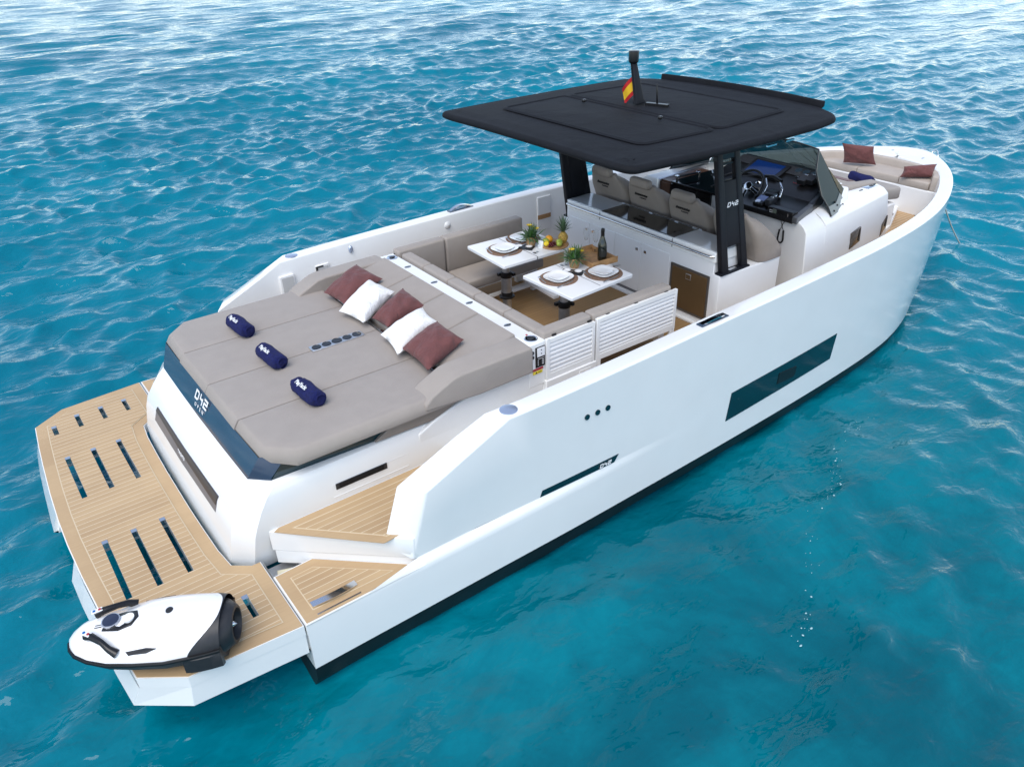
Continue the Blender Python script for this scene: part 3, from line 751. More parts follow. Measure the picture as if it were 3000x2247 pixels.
mb.tube(pth, .0125, 10); hr = mb.build('hand_rail', CHROME, gal, smooth=50)
for y in (.74, -.72, 0):
    mb = MB(); mb.tube([(4.83, y, 1.508), (4.792, y, 1.508)], .009, 8); mb.build('rail_bracket', CHROME, hr, smooth=50)
for y0, y1, ly in ((1.06, .725, .775), (.71, .31, .665), (.30, -.105, -.045), (-.12, -.52, -.17)):
    mb = MB(); mb.b2((4.833, y1, ZF+.075), (4.842, y0, 1.362)); d = mb.build('cupboard_door', GELI, gal, bevel=.003)
    mb = MB(); mb.b2((4.829, ly-.02, 1.262), (4.835, ly+.02, 1.295)); la = mb.build('door_latch', CHROME, d, bevel=.003)
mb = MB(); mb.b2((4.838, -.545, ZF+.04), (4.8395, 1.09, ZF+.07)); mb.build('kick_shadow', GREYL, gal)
for y in (.5, -.315, .18, -.02):
    pass
mb = MB(); F0, F1 = -.548, -1.066
mb.b2((4.828, F1, .80), (4.845, F1+.022, 1.285)); mb.b2((4.828, F0-.022, .80), (4.845, F0, 1.285)); mb.b2((4.828, F1+.022, 1.263), (4.845, F0-.022, 1.285)); mb.b2((4.828, F1+.022, .80), (4.845, F0-.022, .82))
fr = mb.build('fridge_frame', mat('grey_alloy_frame', (.16, .15, .14), .35, metal=.6), gal, bevel=.002)
mb = MB(); mb.b2((4.826, F1+.025, .823), (4.846, F0-.025, 1.260)); fd = mb.build('fridge_door', BROWNDOOR, gal, bevel=.004)
mb = MB(); mb.b2((4.820, -.835, 1.168), (4.83, -.765, 1.232)); lt = mb.build('fridge_latch', STEEL, fd, bevel=.003)
mb = MB(); mb.b2((4.817, -.827, 1.180), (4.822, -.773, 1.224)); mb.build('latch_face', BROWNDOOR, fd)
mb = MB(); mb.b2((4.80, -1.05, ZF+.004), (4.842, 1.05, ZF+.02)); mb.build('threshold', GELI, gal)

# ---- hardtop: canvas roof, posts, mast
OUT = [(3.335, 1.335), (3.40, 1.405), (4.2, 1.458), (5.0, 1.475), (5.7, 1.46), (5.98, 1.42), (6.10, 1.33), (6.22, 1.08), (6.25, .6), (6.26, 0)]
AFT = [(3.315, 1.15), (3.30, .6), (3.29, 0)]
half = list(reversed(AFT))+OUT
OL = [(x, y) for x, y in half]+[(x, -y) for x, y in reversed(half[1:-1])]
OL = rpoly(OL, .06, 2)
mb = MB(); rings = []
def hz(x, y): return 2.70+.03*(1-(y/1.45)**2)-.004*(x-4.8)
for d, z in [(.22, -.085), (.10, -.075), (.03, -.066), (.006, -.05), (0, -.034), (.006, -.016), (.022, -.003), (.045, .001), (.07, -.002), (.12, .004), (.20, .008)]:
    rings.append([(x, y, hz(x, y)+z) for x, y in inset(OL, d)])
mb.rings(rings)
can = mb.build('hardtop_roof', CANVAS, yacht, smooth=50)
# raised fabric panels with folded edges
for x0, x1, w0, w1 in ((3.86, 4.70, .98, 1.03), (4.78, 5.78, 1.03, .96)):
    P = rpoly([(x0, -w0), (x1, -w1), (x1, w1), (x0, w0)], .08, 4)
    mb = MB(); rr = []
    for d, z in [(-.035, -.004), (-.012, .006), (0, .008), (.012, .005), (.022, -.003), (.05, .000)]:
        rr.append([(x, y, hz(x, y)+.012+z) for x, y in inset(P, d)])
    mb.rings(rr, False, True); mb.build('roof_panel', CANVAS, can, smooth=40)
mb = MB(); lp = [(6.215, 1.09), (6.235, .6), (6.245, 0), (6.235, -.6), (6.215, -1.09)]
mb.rings([[(x+.01, y, hz(x, y)-.02), (x+.05, y, hz(x, y)), (x+.05, y, hz(x, y)+.05), (x+.02, y, hz(x, y)+.05)] for x, y in lp]); mb.build('front_lip', CANVAS, can, bevel=.008)
for x, y in ((4.57, .56), (4.57, -.507)):
    mb = MB(); mb.box((x, y, hz(x, y)+.035), (.05, .035, .032), Matrix.Rotation(R(20), 3, 'Z')); mb.build('roof_light', BLACK, can, bevel=.01)
# mast, camera, aerials
mz = hz(4.95, .12)+.01
mb = MB(); B0 = Vector((4.95, .15, mz)); T0 = Vector((4.88, .19, 3.14))
rr = []
for f, a, b in ((0, .07, .03), (.12, .05, .026), (1, .03, .020)):
    c = B0.lerp(T0, f); rr.append([(c.x-a, c.y-b, c.z), (c.x+a, c.y-b, c.z), (c.x+a, c.y+b, c.z), (c.x-a, c.y+b, c.z)])
mb.rings(rr); mast = mb.build('mast', PAINTBLK, can, bevel=.008)
mb = MB(); mb.lathe([(.03, -.03), (.05, -.01), (.052, .085), (.048, .09)], (4.88, .19, 3.15), 8); mb.build('mast_camera', BLACK, can, bevel=.006)
mb = MB(); mb.tube([(5.03, -.02, mz), (5.02, -.01, mz+.20)], [.012, .006], 6); mb.box((5.03, -.02, mz), (.24, .05, .03), Matrix.Rotation(R(-70), 3, 'Z')); mb.build('aerial', BLACK, can, bevel=.003)
mb = MB()
for (x, y) in ((4.99, -1.455), (5.25, -1.45)): mb.box((x, y, hz(x, 1.45)-.085), (.12, .02, .014))
mb.build('edge_clip', CHROME, can)
for sgn in (-1, 1):
    yb, yt = 1.155*sgn, 1.12*sgn
    def pp(x0, x1, z, y, w): return [(x0, y-w, z), (x1, y-w, z), (x1, y+w, z), (x0, y+w, z)]
    def px(a, b, z): f = (z-1.33)/(2.64-1.33); return a+(b-a)*f
    def seg(xa, xb, xc, xd, z0, z1, w):
        f0, f1 = (z0-1.33)/1.31, (z1-1.33)/1.31
        return [pp(xa+(xc-xa)*f0, xb+(xd-xb)*f0, z0, yb+(yt-yb)*f0, w), pp(xa+(xc-xa)*f1, xb+(xd-xb)*f1, z1, yb+(yt-yb)*f1, w)]
    mb = MB(); mb.rings(seg(4.87, 4.97, 4.635, 4.705, 1.335, 2.63, .028))
    mb.rings(seg(5.165, 5.255, 4.86, 4.93, 1.335, 2.63, .028))
    post = mb.build('hardtop_post', PAINTBLK, yacht, bevel=.008)
    mb = MB()
    if sgn < 0: mb.rings(seg(4.93, 5.20, 4.67, 4.90, 1.60, 2.26, .022))
    else: mb.rings(seg(4.93, 5.20, 4.67, 4.90, 1.36, 2.62, .022))
    web = mb.build('post_panel', PAINTBLK, post, bevel=.005)
    mb = MB(); mb.prism(rpoly([(4.84, yb-.045), (5.27, yb-.045), (5.27, yb+.045), (4.84, yb+.045)], .01, 2), 1.325, 1.342); bp = mb.build('post_foot', PAINTBLK, post, bevel=.003)
    mb = MB(); mb.b2((4.99, yb-.018, 1.342), (5.11, yb+.018, 1.347)); mb.build('foot_label', CHROME, post)
    mb = MB(); mb.box((4.79, yt, 2.50), (.26, .05, .07)); mb.box((4.80, yt, 2.42), (.22, .03, .02)); mb.build('post_bracket', BLACK, post, bevel=.004)
    if sgn < 0:
        P0 = Vector((4.945, yb-.030, 2.03)); P0.y = yb+(yt-yb)*.53-.0245
        P0.x = (4.93+(4.67-4.93)*.53+5.20+(4.90-5.20)*.53)/2+.012
        mb, tot = strokes_d42(.046); mb.xf(frame(P0, (1, 0, 0), (0, .03, 1))); mb.build('lettering', LETTER, web)

# ---- helm seats
for k in range(4):
    yc = .92-.62*k
    # reclined back shell whose wings sweep forward to the arm rests
    mb = MB(); rings = []
    n = 21
    def bx(z): return 5.40-.40*(z-1.30)
    for j in range(12):
        v = j/11; z = 1.334+v*.481
        q = max(0, (v-.60)/.40)
        hw = .30-.10*q**1.7
        wing = .345*max(0, 1-v**1.2)**.75*(.82+.18*min(1, v/.2))+.015
        rowo = []
        for i in range(n):
            u = -1+2*i/(n-1); au = abs(u)
            d = 0 if au < .70 else (au-.70)/.30
            yy = yc-math.copysign(min(hw, hw*au/.82), u)
            rowo.append((bx(z)+.02*(1-math.cos(min(1, au)*1.4))+d**1.5*wing, yy, z))
        ins = [(x+.08*(1-.35*(abs(y-yc)/hw)), yc+(y-yc)*.80, z) for x, y, z in rowo]
        rings.append(rowo+list(reversed(ins)))
    tz = rings[-1]
    rings.append([(x+(5.235-x)*.12, yc+(y-yc)*.94, z+.018) for x, y, z in tz])
    rings.append([(x+(5.235-x)*.35, yc+(y-yc)*.80, z+.026) for x, y, z in tz])
    mb.rings(rings); seat = mb.build('helm_seat', SEATFAB, yacht, smooth=60)
    blk('headrest', (5.14, yc-.15, 1.80), (5.235, yc+.15, 1.902), .04, SEATFAB, seat)
    blk('squab', (5.42, yc-.26, 1.22), (5.70, yc+.26, 1.33), .03, SEATFAB, seat)
    text('lettering', 'deantonio', .048, frame((bx(1.70)-.012, yc+.03, 1.70), (0, -1, 0), (-.40, 0, 1)), LETTERD, seat, 1.0, depth=.004, shear=.2, sx=1.0, bold=.0002)
    text('lettering', 'YACHTS', .018, frame((bx(1.66)-.012, yc+.01, 1.66), (0, -1, 0), (-.40, 0, 1)), LETTERD, seat, 1.6, depth=.004)
mb = MB(); mb.b2((5.24, -1.03, ZF+.003), (5.68, 1.2, 1.22)); mb.build('seat_pedestal', GELI, yacht, bevel=.01)
# ---- helm console and cabin trunk
mb = MB(); rings = []
def cs(z, xa, wa, xm, wm, xf, wf): return [(xa, -wa, z), (xm, -wm, z), (xf, -wf, z), (xf, wf, z), (xm, wm, z), (xa, wa, z)]
rings = [cs(ZF+.003, 6.12, 1.25, 6.45, 1.25, 8.15, .95), cs(1.28, 6.12, 1.23, 6.45, 1.235, 8.10, .94)]
mb.rings(rings); con = mb.build('console', GELI, yacht, bevel=.006)
def mid(z, xa, ya, xb, yb, k): return [(xa, -ya, z), (xb, -yb, z), (7.10+k, -1.00, z), (7.42+k, -.80, z), (7.64+k, -.46, z), (7.70+k, 0, z), (7.64+k, .46, z), (7.42+k, .80, z), (7.10+k, 1.00, z), (xb, yb, z), (xa, ya, z)]
mb = MB(); mb.rings([mid(ZF+.003, 6.10, 1.272, 6.45, 1.272, .10), mid(1.10, 6.10, 1.268, 6.45, 1.268, .10), mid(1.465, 6.10, 1.238, 6.45, 1.24, .08), mid(1.52, 6.10, 1.20, 6.46, 1.19, .07), mid(1.583, 6.10, 1.10, 6.50, 1.08, .05), mid(1.589, 6.12, 1.06, 6.5, 1.05, .03)]); mb.build('console_top', GELI, con, bevel=.010)
for sgn in (-1, 1):
    def sh(z, w0, w1, xe, wi=.775): return [(6.42, sgn*w0, z), (xe, sgn*w1, z), (xe, sgn*wi, z), (7.0, sgn*wi, z), (6.6, sgn*wi, z)]
    ra, r0, r1, r2, r3 = sh(ZF+.003, 1.274, .984, 8.205), sh(1.10, 1.270, .980, 8.165), sh(1.46, 1.243, .955, 8.10), sh(1.52, 1.185, .905, 8.07, .785), sh(1.555, 1.10, .85, 8.02, .80)
    for r_ in (r1, r2, r3):     # the shoulder sinks towards the bow
        for k_ in range(len(r_)): x, y, z = r_[k_]; r_[k_] = (x, y, z+.033-max(0, x-6.5)*.042)
    mb = MB(); mb.rings([ra, r0, r1, r2, r3]); mb.build('console_shoulder', GELI, con, bevel=.012)
for sgn in (-1, 1):
    def sidep(x, z, o=.0): 
        f = (x-6.45)/(8.18-6.45); w = 1.267+(.978-1.267)*f; w -= max(0, z-1.10)*.07
        return (x, sgn*(w+o), z)
    for q in ([(7.108, 1.209), (7.356, 1.226), (7.366, 1.049), (7.112, 1.025)], [(8.0, 1.076), (8.128, 1.156), (8.135, 1.007), (8.0, .923)]):
        mb = MB(); mb.rings([[sidep(x, z, -.02) for x, z in q], [sidep(x, z, .012) for x, z in q]]); wdw = mb.build('cabin_window', mat('window_smoke_brown', (.055, .042, .032), .12, coat=.4), con, bevel=.003)
        qi = [(q[1][0]-.045, q[1][1]-.03), (q[1][0]-.012, q[1][1]-.015), (q[2][0]-.012, q[2][1]+.015), (q[2][0]-.055, q[2][1]+.022)]
        mb = MB(); mb.rings([[sidep(x, z, .0) for x, z in qi], [sidep(x, z, .016) for x, z in qi]]); mb.build('window_vent', BLACK, wdw)
# cabin hatch to port with wooden lining
mb = MB(); mb.b2((6.075, .68, 1.20), (6.095, .84, 1.575)); mb.b2((6.095, .69, 1.56), (6.80, .84, 1.597)); mb.build('hatch_lining', DWOOD, con, bevel=.004)
mb = MB(); mb.rings([[(6.06, .845, 1.25), (6.06, .89, 1.25), (6.06, .89, 1.60), (6.06, .845, 1.60)], [(6.85, .80, 1.56), (6.85, .85, 1.56), (6.85, .85, 1.645), (6.85, .80, 1.645)]]); mb.build('hatch_rail', STEEL, con, bevel=.005)
mb = MB(); mb.prism([(6.07, .66), (6.08, -.06), (6.86, -.02), (6.86, .66)], 1.588, 1.615); hatch = mb.build('sliding_hatch', BLKGLOSS, con, bevel=.005)
mb = MB(); mb.b2((6.072, .05, 1.0), (6.10, .66, 1.585)); mb.build('cabin_door', BLKGLOSS, con)
mb = MB(); mb.tube([(6.10, .60, 1.615), (6.10, .60, 1.675), (6.44, .55, 1.675), (6.44, .55, 1.615)], .014, 8); mb.build('hatch_handle', BLACK, hatch, smooth=40)
mb = MB()
for x, y in ((6.10, .60), (6.42, .555)): mb.box((x, y, 1.678), (.045, .04, .025))
mb.build('handle_clamp', CHROME, hatch, bevel=.004)
mb = MB(); mb.tube([(6.55, .40, 1.62), (6.75, .25, 1.68), (6.95, .05, 1.73), (7.05, -.05, 1.70)], .007, 6); mb.tube([(6.25, .2, 1.62), (6.5, .1, 1.70), (6.7, -.02, 1.71), (6.85, -.1, 1.70)], .007, 6); mb.build('cable', BLACK, con, smooth=60)
# dashboard
mb = MB(); mb.rings([[(6.06, -1.07, 1.54), (6.06, -.36, 1.54), (6.06, -.36, 1.60), (6.06, -1.07, 1.60)], [(6.60, -.98, 1.54), (6.60, -.10, 1.54), (6.60, -.10, 1.625), (6.60, -.98, 1.625)]])
mb.rings([[(6.60, -.98, 1.54), (6.60, .52, 1.54), (6.60, .52, 1.62), (6.60, -.98, 1.62)], [(7.10, -.66, 1.54), (7.10, .46, 1.54), (7.10, .46, 1.785), (7.10, -.66, 1.785)], [(7.18, -.62, 1.54), (7.18, .44, 1.54), (7.18, .44, 1.79), (7.18, -.62, 1.79)]])
dash = mb.build('dashboard', BLACK, con, bevel=.008)
mb = MB(); mb.rings([[(6.05, -1.13, 1.555), (6.05, -1.07, 1.555), (6.05, -1.07, 1.625), (6.05, -1.13, 1.625)], [(6.42, -1.055, 1.56), (6.42, -1.0, 1.56), (6.42, -1.0, 1.67), (6.42, -1.055, 1.67)]]); mb.build('dash_cheek', mat('grey_trim', (.085, .088, .095), .35), dash, bevel=.006)
mb = MB(); mb.rings([[(6.42, -1.05, 1.56), (6.42, -.99, 1.56), (6.42, -.99, 1.665), (6.42, -1.05, 1.665)], [(6.75, -.96, 1.56), (6.75, -.90, 1.56), (6.75, -.90, 1.72), (6.75, -.96, 1.72)]]); mb.build('dash_cheek', BLACK, dash, bevel=.006)
def tilt(x, y, o=0.): return Vector((x, y, 1.625+(x-6.62)*.345))+Vector((-.33, 0, .95))*o
def tpanel(name, m, x0, x1, y0, y1, o, par, bev=.004):
    mb = MB(); mb.rings([[tilt(x0, y0), tilt(x1, y0), tilt(x1, y1), tilt(x0, y1)], [tilt(x0, y0, o), tilt(x1, y0, o), tilt(x1, y1, o), tilt(x0, y1, o)]]); return mb.build(name, m, par, bevel=bev)
tpanel('panel_board', DGREY, 6.95, 7.095, -.62, .44, .012, dash)
scb = tpanel('chart_plotter', BLACK, 6.765, 7.06, -.29, .21, .03, dash)
tpanel('plotter_screen', SCREEN, 6.795, 7.03, -.235, .165, .033, scb, .001)
for y in (-.41, -.51, -.612):
    c = tilt(7.03, y, .013)
    mb = MB(); mb.lathe([(.036, 0), (.042, 0), (.042, .012), (.036, .012)], n=20); Mx = frame(c, (0, -1, 0), (.95, 0, .33)); mb.xf(Mx); g = mb.build('gauge', CHROME, dash, smooth=30)
    mb = MB(); mb.lathe([(.0001, 0), (.036, 0), (.036, .006), (.0001, .006)], n=18); mb.xf(Mx); mb.build('gauge_face', DGLASS, g)
    mb = MB(); mb.box((0, .012, .008), (.05, .012, .003), Matrix.Rotation(R(-14), 3, 'Z')); mb.box((0, -.006, .008), (.014, .03, .003)); mb.xf(Mx); mb.build('gauge_pointer', LETTER, g)
for x, y in ((6.865, -.61), (6.90, -.69)):
    mb = MB(); c = tilt(x, y, .02); mb.box((0, 0, .03), (.10, .13, .06)); mb.box((0, .05, .063), (.05, .012, .006), mi=1); mb.xf(frame(c, (0, -1, 0), (.95, 0, .33))); mb.build('control_unit', [DGREY, CHROME], dash, bevel=.008)
mb = MB(); mb.lathe([(.0001, .02), (.03, .02), (.042, .008), (.045, 0)], (6.70, -.125, 1.645), 18); mb.build('compass', CHROME, dash, smooth=40)
mb = MB(); mb.b2((6.92, -.50, 1.735), (6.935, -.44, 1.748)); mb.build('panel_switch', CHROME, dash)
mb = MB()
for i in range(5): mb.box((6.82-.002*i, -.505-.022*i, 1.705), (.008, .008, .008))
mb.build('switch_lights', STKR, dash)
# steering wheel
wc = Vector((6.36, -.235, 1.70)); wu = Vector((0, -1, 0)); wv = Vector((.55, 0, .83)); Mx = frame(wc, wu, wv)
mb = MB(); mb.tube([(.185*math.cos(a), .185*math.sin(a), 0) for a in np.linspace(0, 2*math.pi, 33)], .016, 8, caps=False); mb.xf(Mx); wh = mb.build('steering_wheel', BLACK, dash, smooth=60)
mb = MB()
for a in (R(-20), R(200), R(-90)): mb.box((.09*math.cos(a), .09*math.sin(a), 0), (.19, .035, .012), Matrix.Rotation(a, 3, 'Z'))
mb.lathe([(.05, -.05), (.05, .01), (.0001, .015)], n=14); mb.xf(Mx); mb.build('wheel_spoke', CHROME, wh, bevel=.003)
mb = MB(); mb.tube([(6.36, -.235, 1.70), (6.62, -.235, 1.55)], .03, 8); mb.build('wheel_column', BLACK, wh)
# twin throttle levers
mb = MB(); mb.rings([[(6.26, -.66, 1.615), (6.50, -.60, 1.615), (6.50, -.44, 1.615), (6.26, -.50, 1.615)], [(6.30, -.63, 1.70), (6.46, -.59, 1.71), (6.46, -.47, 1.71), (6.30, -.51, 1.70)]]); th = mb.build('throttle_box', BLACK, dash, bevel=.015)
mb = MB(); mb.tube([(6.34, -.46, 1.66), (6.40, -.455, 1.74), (6.50, -.36, 1.80)], [.016, .014, .012], 6); mb.tube([(6.38, -.655, 1.66), (6.42, -.645, 1.74), (6.50, -.545, 1.79)], [.016, .014, .012], 6); mb.box((6.30, -.64, 1.68), (.13, .03, .04), Matrix.Rotation(R(15), 3, 'Z')); mb.build('throttle_lever', CHROME, th, bevel=.004)
mb = MB(); mb.tube([(6.505, -.34, 1.80), (6.515, -.45, 1.815), (6.505, -.56, 1.79)], .026, 8); mb.build('lever_grip', BLACK, th, smooth=60)
mb = MB(); mb.box((0, 0, .02), (.13, .15, .05)); mb.xf(frame((6.20, -.56, 1.62), (0, -1, 0), (.9, 0, .35))); un = mb.build('engine_display', BLACK, dash, bevel=.01)
mb = MB(); mb.box((0, .022, .047), (.10, .085, .003)); mb.xf(frame((6.20, -.56, 1.62), (0, -1, 0), (.9, 0, .35))); mb.build('display_screen', SCREEN2, un)
mb = MB(); mb.lathe([(.03, .04), (.03, .058), (.022, .06), (.0001, .06)], (0, -.052, 0), 14); mb.xf(frame((6.20, -.56, 1.62), (0, -1, 0), (.9, 0, .35))); mb.build('display_knob', CHROME, un, smooth=30)
mb = MB(); mb.box((6.22, -.665, 1.655), (.18, .07, .07), Matrix.Rotation(R(12), 3, 'Z')); mb.build('joystick_base', DGREY, dash, bevel=.012)
mb = MB(); mb.b2((6.07, -1.06, 1.58), (6.16, -.74, 1.655)); rd = mb.build('radio', BLACK, dash, bevel=.008)
mb = MB(); mb.b2((6.065, -.855, 1.595), (6.072, -.81, 1.64)); mb.build('radio_screen', mat('lcd_grey_green', (.12, .14, .11), .3), rd)
mb = MB(); mb.b2((6.064, -1.01, 1.60), (6.072, -.995, 1.635)); mb.b2((6.064, -.855, 1.643), (6.072, -.81, 1.648)); mb.build('radio_trim', CHROME, rd)
mb = MB()
for i in range(4):
    for j in range(2): mb.b2((6.066, -.775-.012*i, 1.60+.02*j), (6.072, -.768-.012*i, 1.607+.02*j))
mb.build('radio_button', WHITEPL, rd)
# wooden trim and stickers on the aft face
mb = MB(); mb.b2((6.09, -1.06, 1.577), (6.099, -.48, 1.588)); mb.build('wood_trim', WOOD, con)
mb = MB(); mb.b2((6.094, -.83, 1.566), (6.0985, -.63, 1.576)); mb.b2((6.094, -.83, 1.541), (6.0985, -.63, 1.551)); mb.build('striped_sticker', DWOOD, con)
mb = MB(); mb.rings([[(6.096, -.775, 1.548), (6.096, -.735, 1.548), (6.096, -.77, 1.585)], [(6.0935, -.775, 1.548), (6.0935, -.735, 1.548), (6.0935, -.77, 1.585)]]); mb.build('white_pennant_mark', LETTER, con)
mb = MB()
for dy, dz in ((0, .012), (-.010, -.006), (.010, -.006)): mb.box((6.097, -.515+dy, 1.545+dz), (.004, .011, .011), Matrix.Rotation(R(45), 3, 'X'))
mb.build('trefoil_mark', BLACK, con)
mb = MB(); mb.ball((6.085, -.45, .86), .02); mb.build('courtesy_lamp', CHROME, con, smooth=True)
# cup plate on the forward shoulder

# ---- windscreen of smoked glass
D_, E_, A_, B_, C_ = (6.585, -1.185, 1.535), (7.105, -1.025, 1.505), (7.005, -.632, 2.069), (6.678, -.852, 1.935), (6.545, -1.05, 1.74)
ws = empty('windscreen'); ws.parent = yacht
def glass(name, loops, m=TINT, th=.008, par=ws):
    mb = MB(); 
    for L_ in loops: mb.add(L_, [tuple(range(len(L_)))])
    return mb.build(name, m, par, solid=th)
front = [(7.105, -1.025, 1.505), (7.40, -.82, 1.55), (7.62, -.48, 1.60), (7.70, 0, 1.62), (7.62, .48, 1.60), (7.40, .82, 1.55), (7.105, 1.025, 1.505)]
topl = [(7.005, -.632, 2.069), (7.06, -.50, 2.066), (7.12, -.28, 2.062), (7.15, 0, 2.06), (7.12, .28, 2.062), (7.06, .50, 2.066), (7.005, .632, 2.069)]
mb = MB(); mb.rings([front, topl], False, False, closed=False); mb.build('front_glass', TINT, ws, solid=.008)
TINTS = mat('smoked_side_glass', (.010, .030, .036), .35, trans=.3, ior=1.2, spec=.25)
for sgn in (-1, 1):
    f = lambda p: (p[0], -sgn*p[1], p[2])
    low = [(6.595, -1.12, 1.622), (7.06, -.94, 1.637)]
    mb = MB(); mb.add([f(p) for p in (D_, E_, low[1], A_, B_, C_, low[0])], [(0, 1, 2, 3, 4, 5, 6)]); sg = mb.build('side_glass', TINTS, ws, solid=.008)
    mb = MB(); q = [Vector(f(p)) for p in (D_, E_, low[1], tuple(.15*(D_[k]+E_[k])+.35*(low[0][k]+low[1][k]) for k in range(3)), low[0])]; nrm = Vector((.02, -sgn*-.82, .0)); nrm = Vector((0, sgn*.008, .005))
    mb.rings([[p-nrm*1.2 for p in q], [p+nrm*1.2 for p in q]]); pl = mb.build('glass_foot', mat('smoked_grey_plate', (.13, .15, .16), .3), sg)
    for (a, b) in ((.2, .3), (.8, .25), (.5, .5), (.45, .85)):
        p = (q[0]*(1-a)+q[1]*a)*(1-b)+(q[4]*(1-a)+q[2]*a)*b
        mb = MB(); mb.ball(p+nrm*1.4, .012, 8, 5); mb.build('foot_bolt', BLACK, pl, smooth=True)
    mb = MB(); mb.tube([f(p) for p in (A_, B_, C_, low[0], D_)], .009, 6); mb.build('glass_edge', BLACK, sg, smooth=60)
mb = MB(); mb.tube([(p[0], p[1], p[2]) for p in topl], .009, 6); mb.build('glass_edge', BLACK, ws, smooth=60)
mb = MB(); mb.tube([(p[0]-.02, p[1], p[2]+.005) for p in front], .016, 6); mb.build('glass_seal', BLACK, ws, smooth=60)

# ---- foredeck: raised floor, sun lounge, bow sofa
mb = MB(); FD = [(8.05, 1.36), (8.4, 1.24), (8.75, 1.09), (9.1, .90), (9.42, .66)]
mb.prism(FD+[(x, -y) for x, y in reversed(FD)], ZF-.02, .81); fd = mb.build('foredeck', TEAKF if False else teak('teak_foredeck', (.46, .31, .17), (.38, .24, .12), (.60, .48, .33), .05, .006), yacht)
mb = MB(); q = [(8.1, .93), (8.62, .80), (9.42, .44)]
mb.prism([(x, -y) for x, y in q]+[(x, y) for x, y in reversed(q)], .80, .87); mb.build('centre_step', GELI, fd, bevel=.01)
mb = MB(); mb.b2((8.06, -.80, .80), (8.62, .80, 1.16)); mb.build('lounge_base', GELI, yacht, bevel=.02)
# lounge cushions on the cabin trunk
mb = cushion(rpoly([(7.30, -.765), (8.05, -.765), (8.70, -.80), (8.76, -.70), (8.76, .70), (8.70, .80), (8.05, .765), (7.30, .765)], .05, 3), 0, .15, .035, .02, 3, .0)
mb.v = [(x, y, z+1.33-(x-7.6)*.13) for x, y, z in mb.v]; mb.build('lounge_cushion', TAUPE, yacht, smooth=50)
mb = MB(); mb.rings([[(7.45, -.79, 1.40), (7.45, -.66, 1.40), (7.45, -.66, 1.60), (7.45, -.79, 1.60)], [(8.12, -.80, 1.32), (8.12, -.68, 1.32), (8.12, -.68, 1.535), (8.12, -.80, 1.535)]]); mb.build('lounge_bolster', TAUPE, yacht, bevel=.03, bseg=3)
mb = cushion(rpoly([(7.50, -.70), (7.95, -.66), (7.95, -.05), (7.50, -.05)], .12, 4), 0, .11, .04, .02, 3, .0)
mb.v = [(x, y, z+1.49-(x-7.5)*.16) for x, y, z in mb.v]; mb.build('lounge_headrest', TAUPE, yacht, smooth=50)
mb = MB(); mb.rings([[(7.74, -.62, 1.563), (7.86, -.62, 1.544), (7.86, -.62, 1.55), (7.74, -.62, 1.569)], [(7.80, -.10, 1.553), (7.92, -.10, 1.535), (7.92, -.10, 1.541), (7.80, -.10, 1.559)]]); mb.build('headrest_strap', mat('mauve_webbing', (.18, .12, .12), .8), yacht)
mb = MB(); mb.rings([[(7.72, -.90, 1.50), (8.0, -.865, 1.49), (8.0, -.805, 1.49), (7.72, -.81, 1.50)], [(7.72, -.90, 1.542), (8.0, -.865, 1.529), (8.0, -.805, 1.531), (7.72, -.81, 1.543)]]); cp = mb.build('cup_plate', CHROME, con, bevel=.004)
mb = MB(); mb.box((7.95, -.84, 1.534), (.06, .02, .004), Matrix.Rotation(R(20), 3, 'Z')); mb.box((7.86, -.855, 1.539), (.06, .03, .004)); mb.build('cup_plate_slot', DGREY, cp)
mb = MB(); mb.box((7.60, -.885, 1.546), (.06, .012, .008)); mb.build('deck_slot', BLACK, con)
# sofa base, cushions and back along the bow
INB = [(9.36, .90), (9.52, .83), (9.70, .68), (9.80, .40), (9.83, 0)]
def arc(L_): return L_+[(x, -y) for x, y in reversed(L_[:-1])]
mb = MB(); mb.prism([(9.345, .82)]+arc(INB)+[(9.345, -.82)], .80, 1.155); mb.build('sofa_base', GELI, yacht, bevel=.012)
for y0, y1 in ((.235, .80), (-.385, .225), (-.80, -.395)):
    P = [(9.35, y0), (9.35, y1)]
    def xin(y): return np.interp(abs(y), [0, .40, .66, .80, .86], [9.83, 9.80, 9.71, 9.55, 9.44])-.075
    ys_ = np.linspace(y1, y0, 6); P += [(max(9.37, xin(y)), y) for y in ys_]
    mb = cushion(P, 1.157, 1.255, .022, .008, 3); mb.build('sofa_cushion', CREAM, yacht, smooth=50)
bk = [(9.38, .905), (9.52, .83), (9.70, .68), (9.80, .40), (9.83, 0)]
mb = MB(); rr = []
full = arc(bk); fin = [(x-.085*(1 if abs(y) < .7 else .3), y*(.90 if abs(y) > .3 else .97)) for x, y in full]
for (x, y), (u, v) in zip(full, fin):
    rr.append([(u, v, 1.15), (x, y, 1.15), (x+.02, y, 1.345), (u+.03, v, 1.345)])
mb.rings(rr); mb.build('sofa_back', CREAM, yacht, bevel=.018, bseg=3)
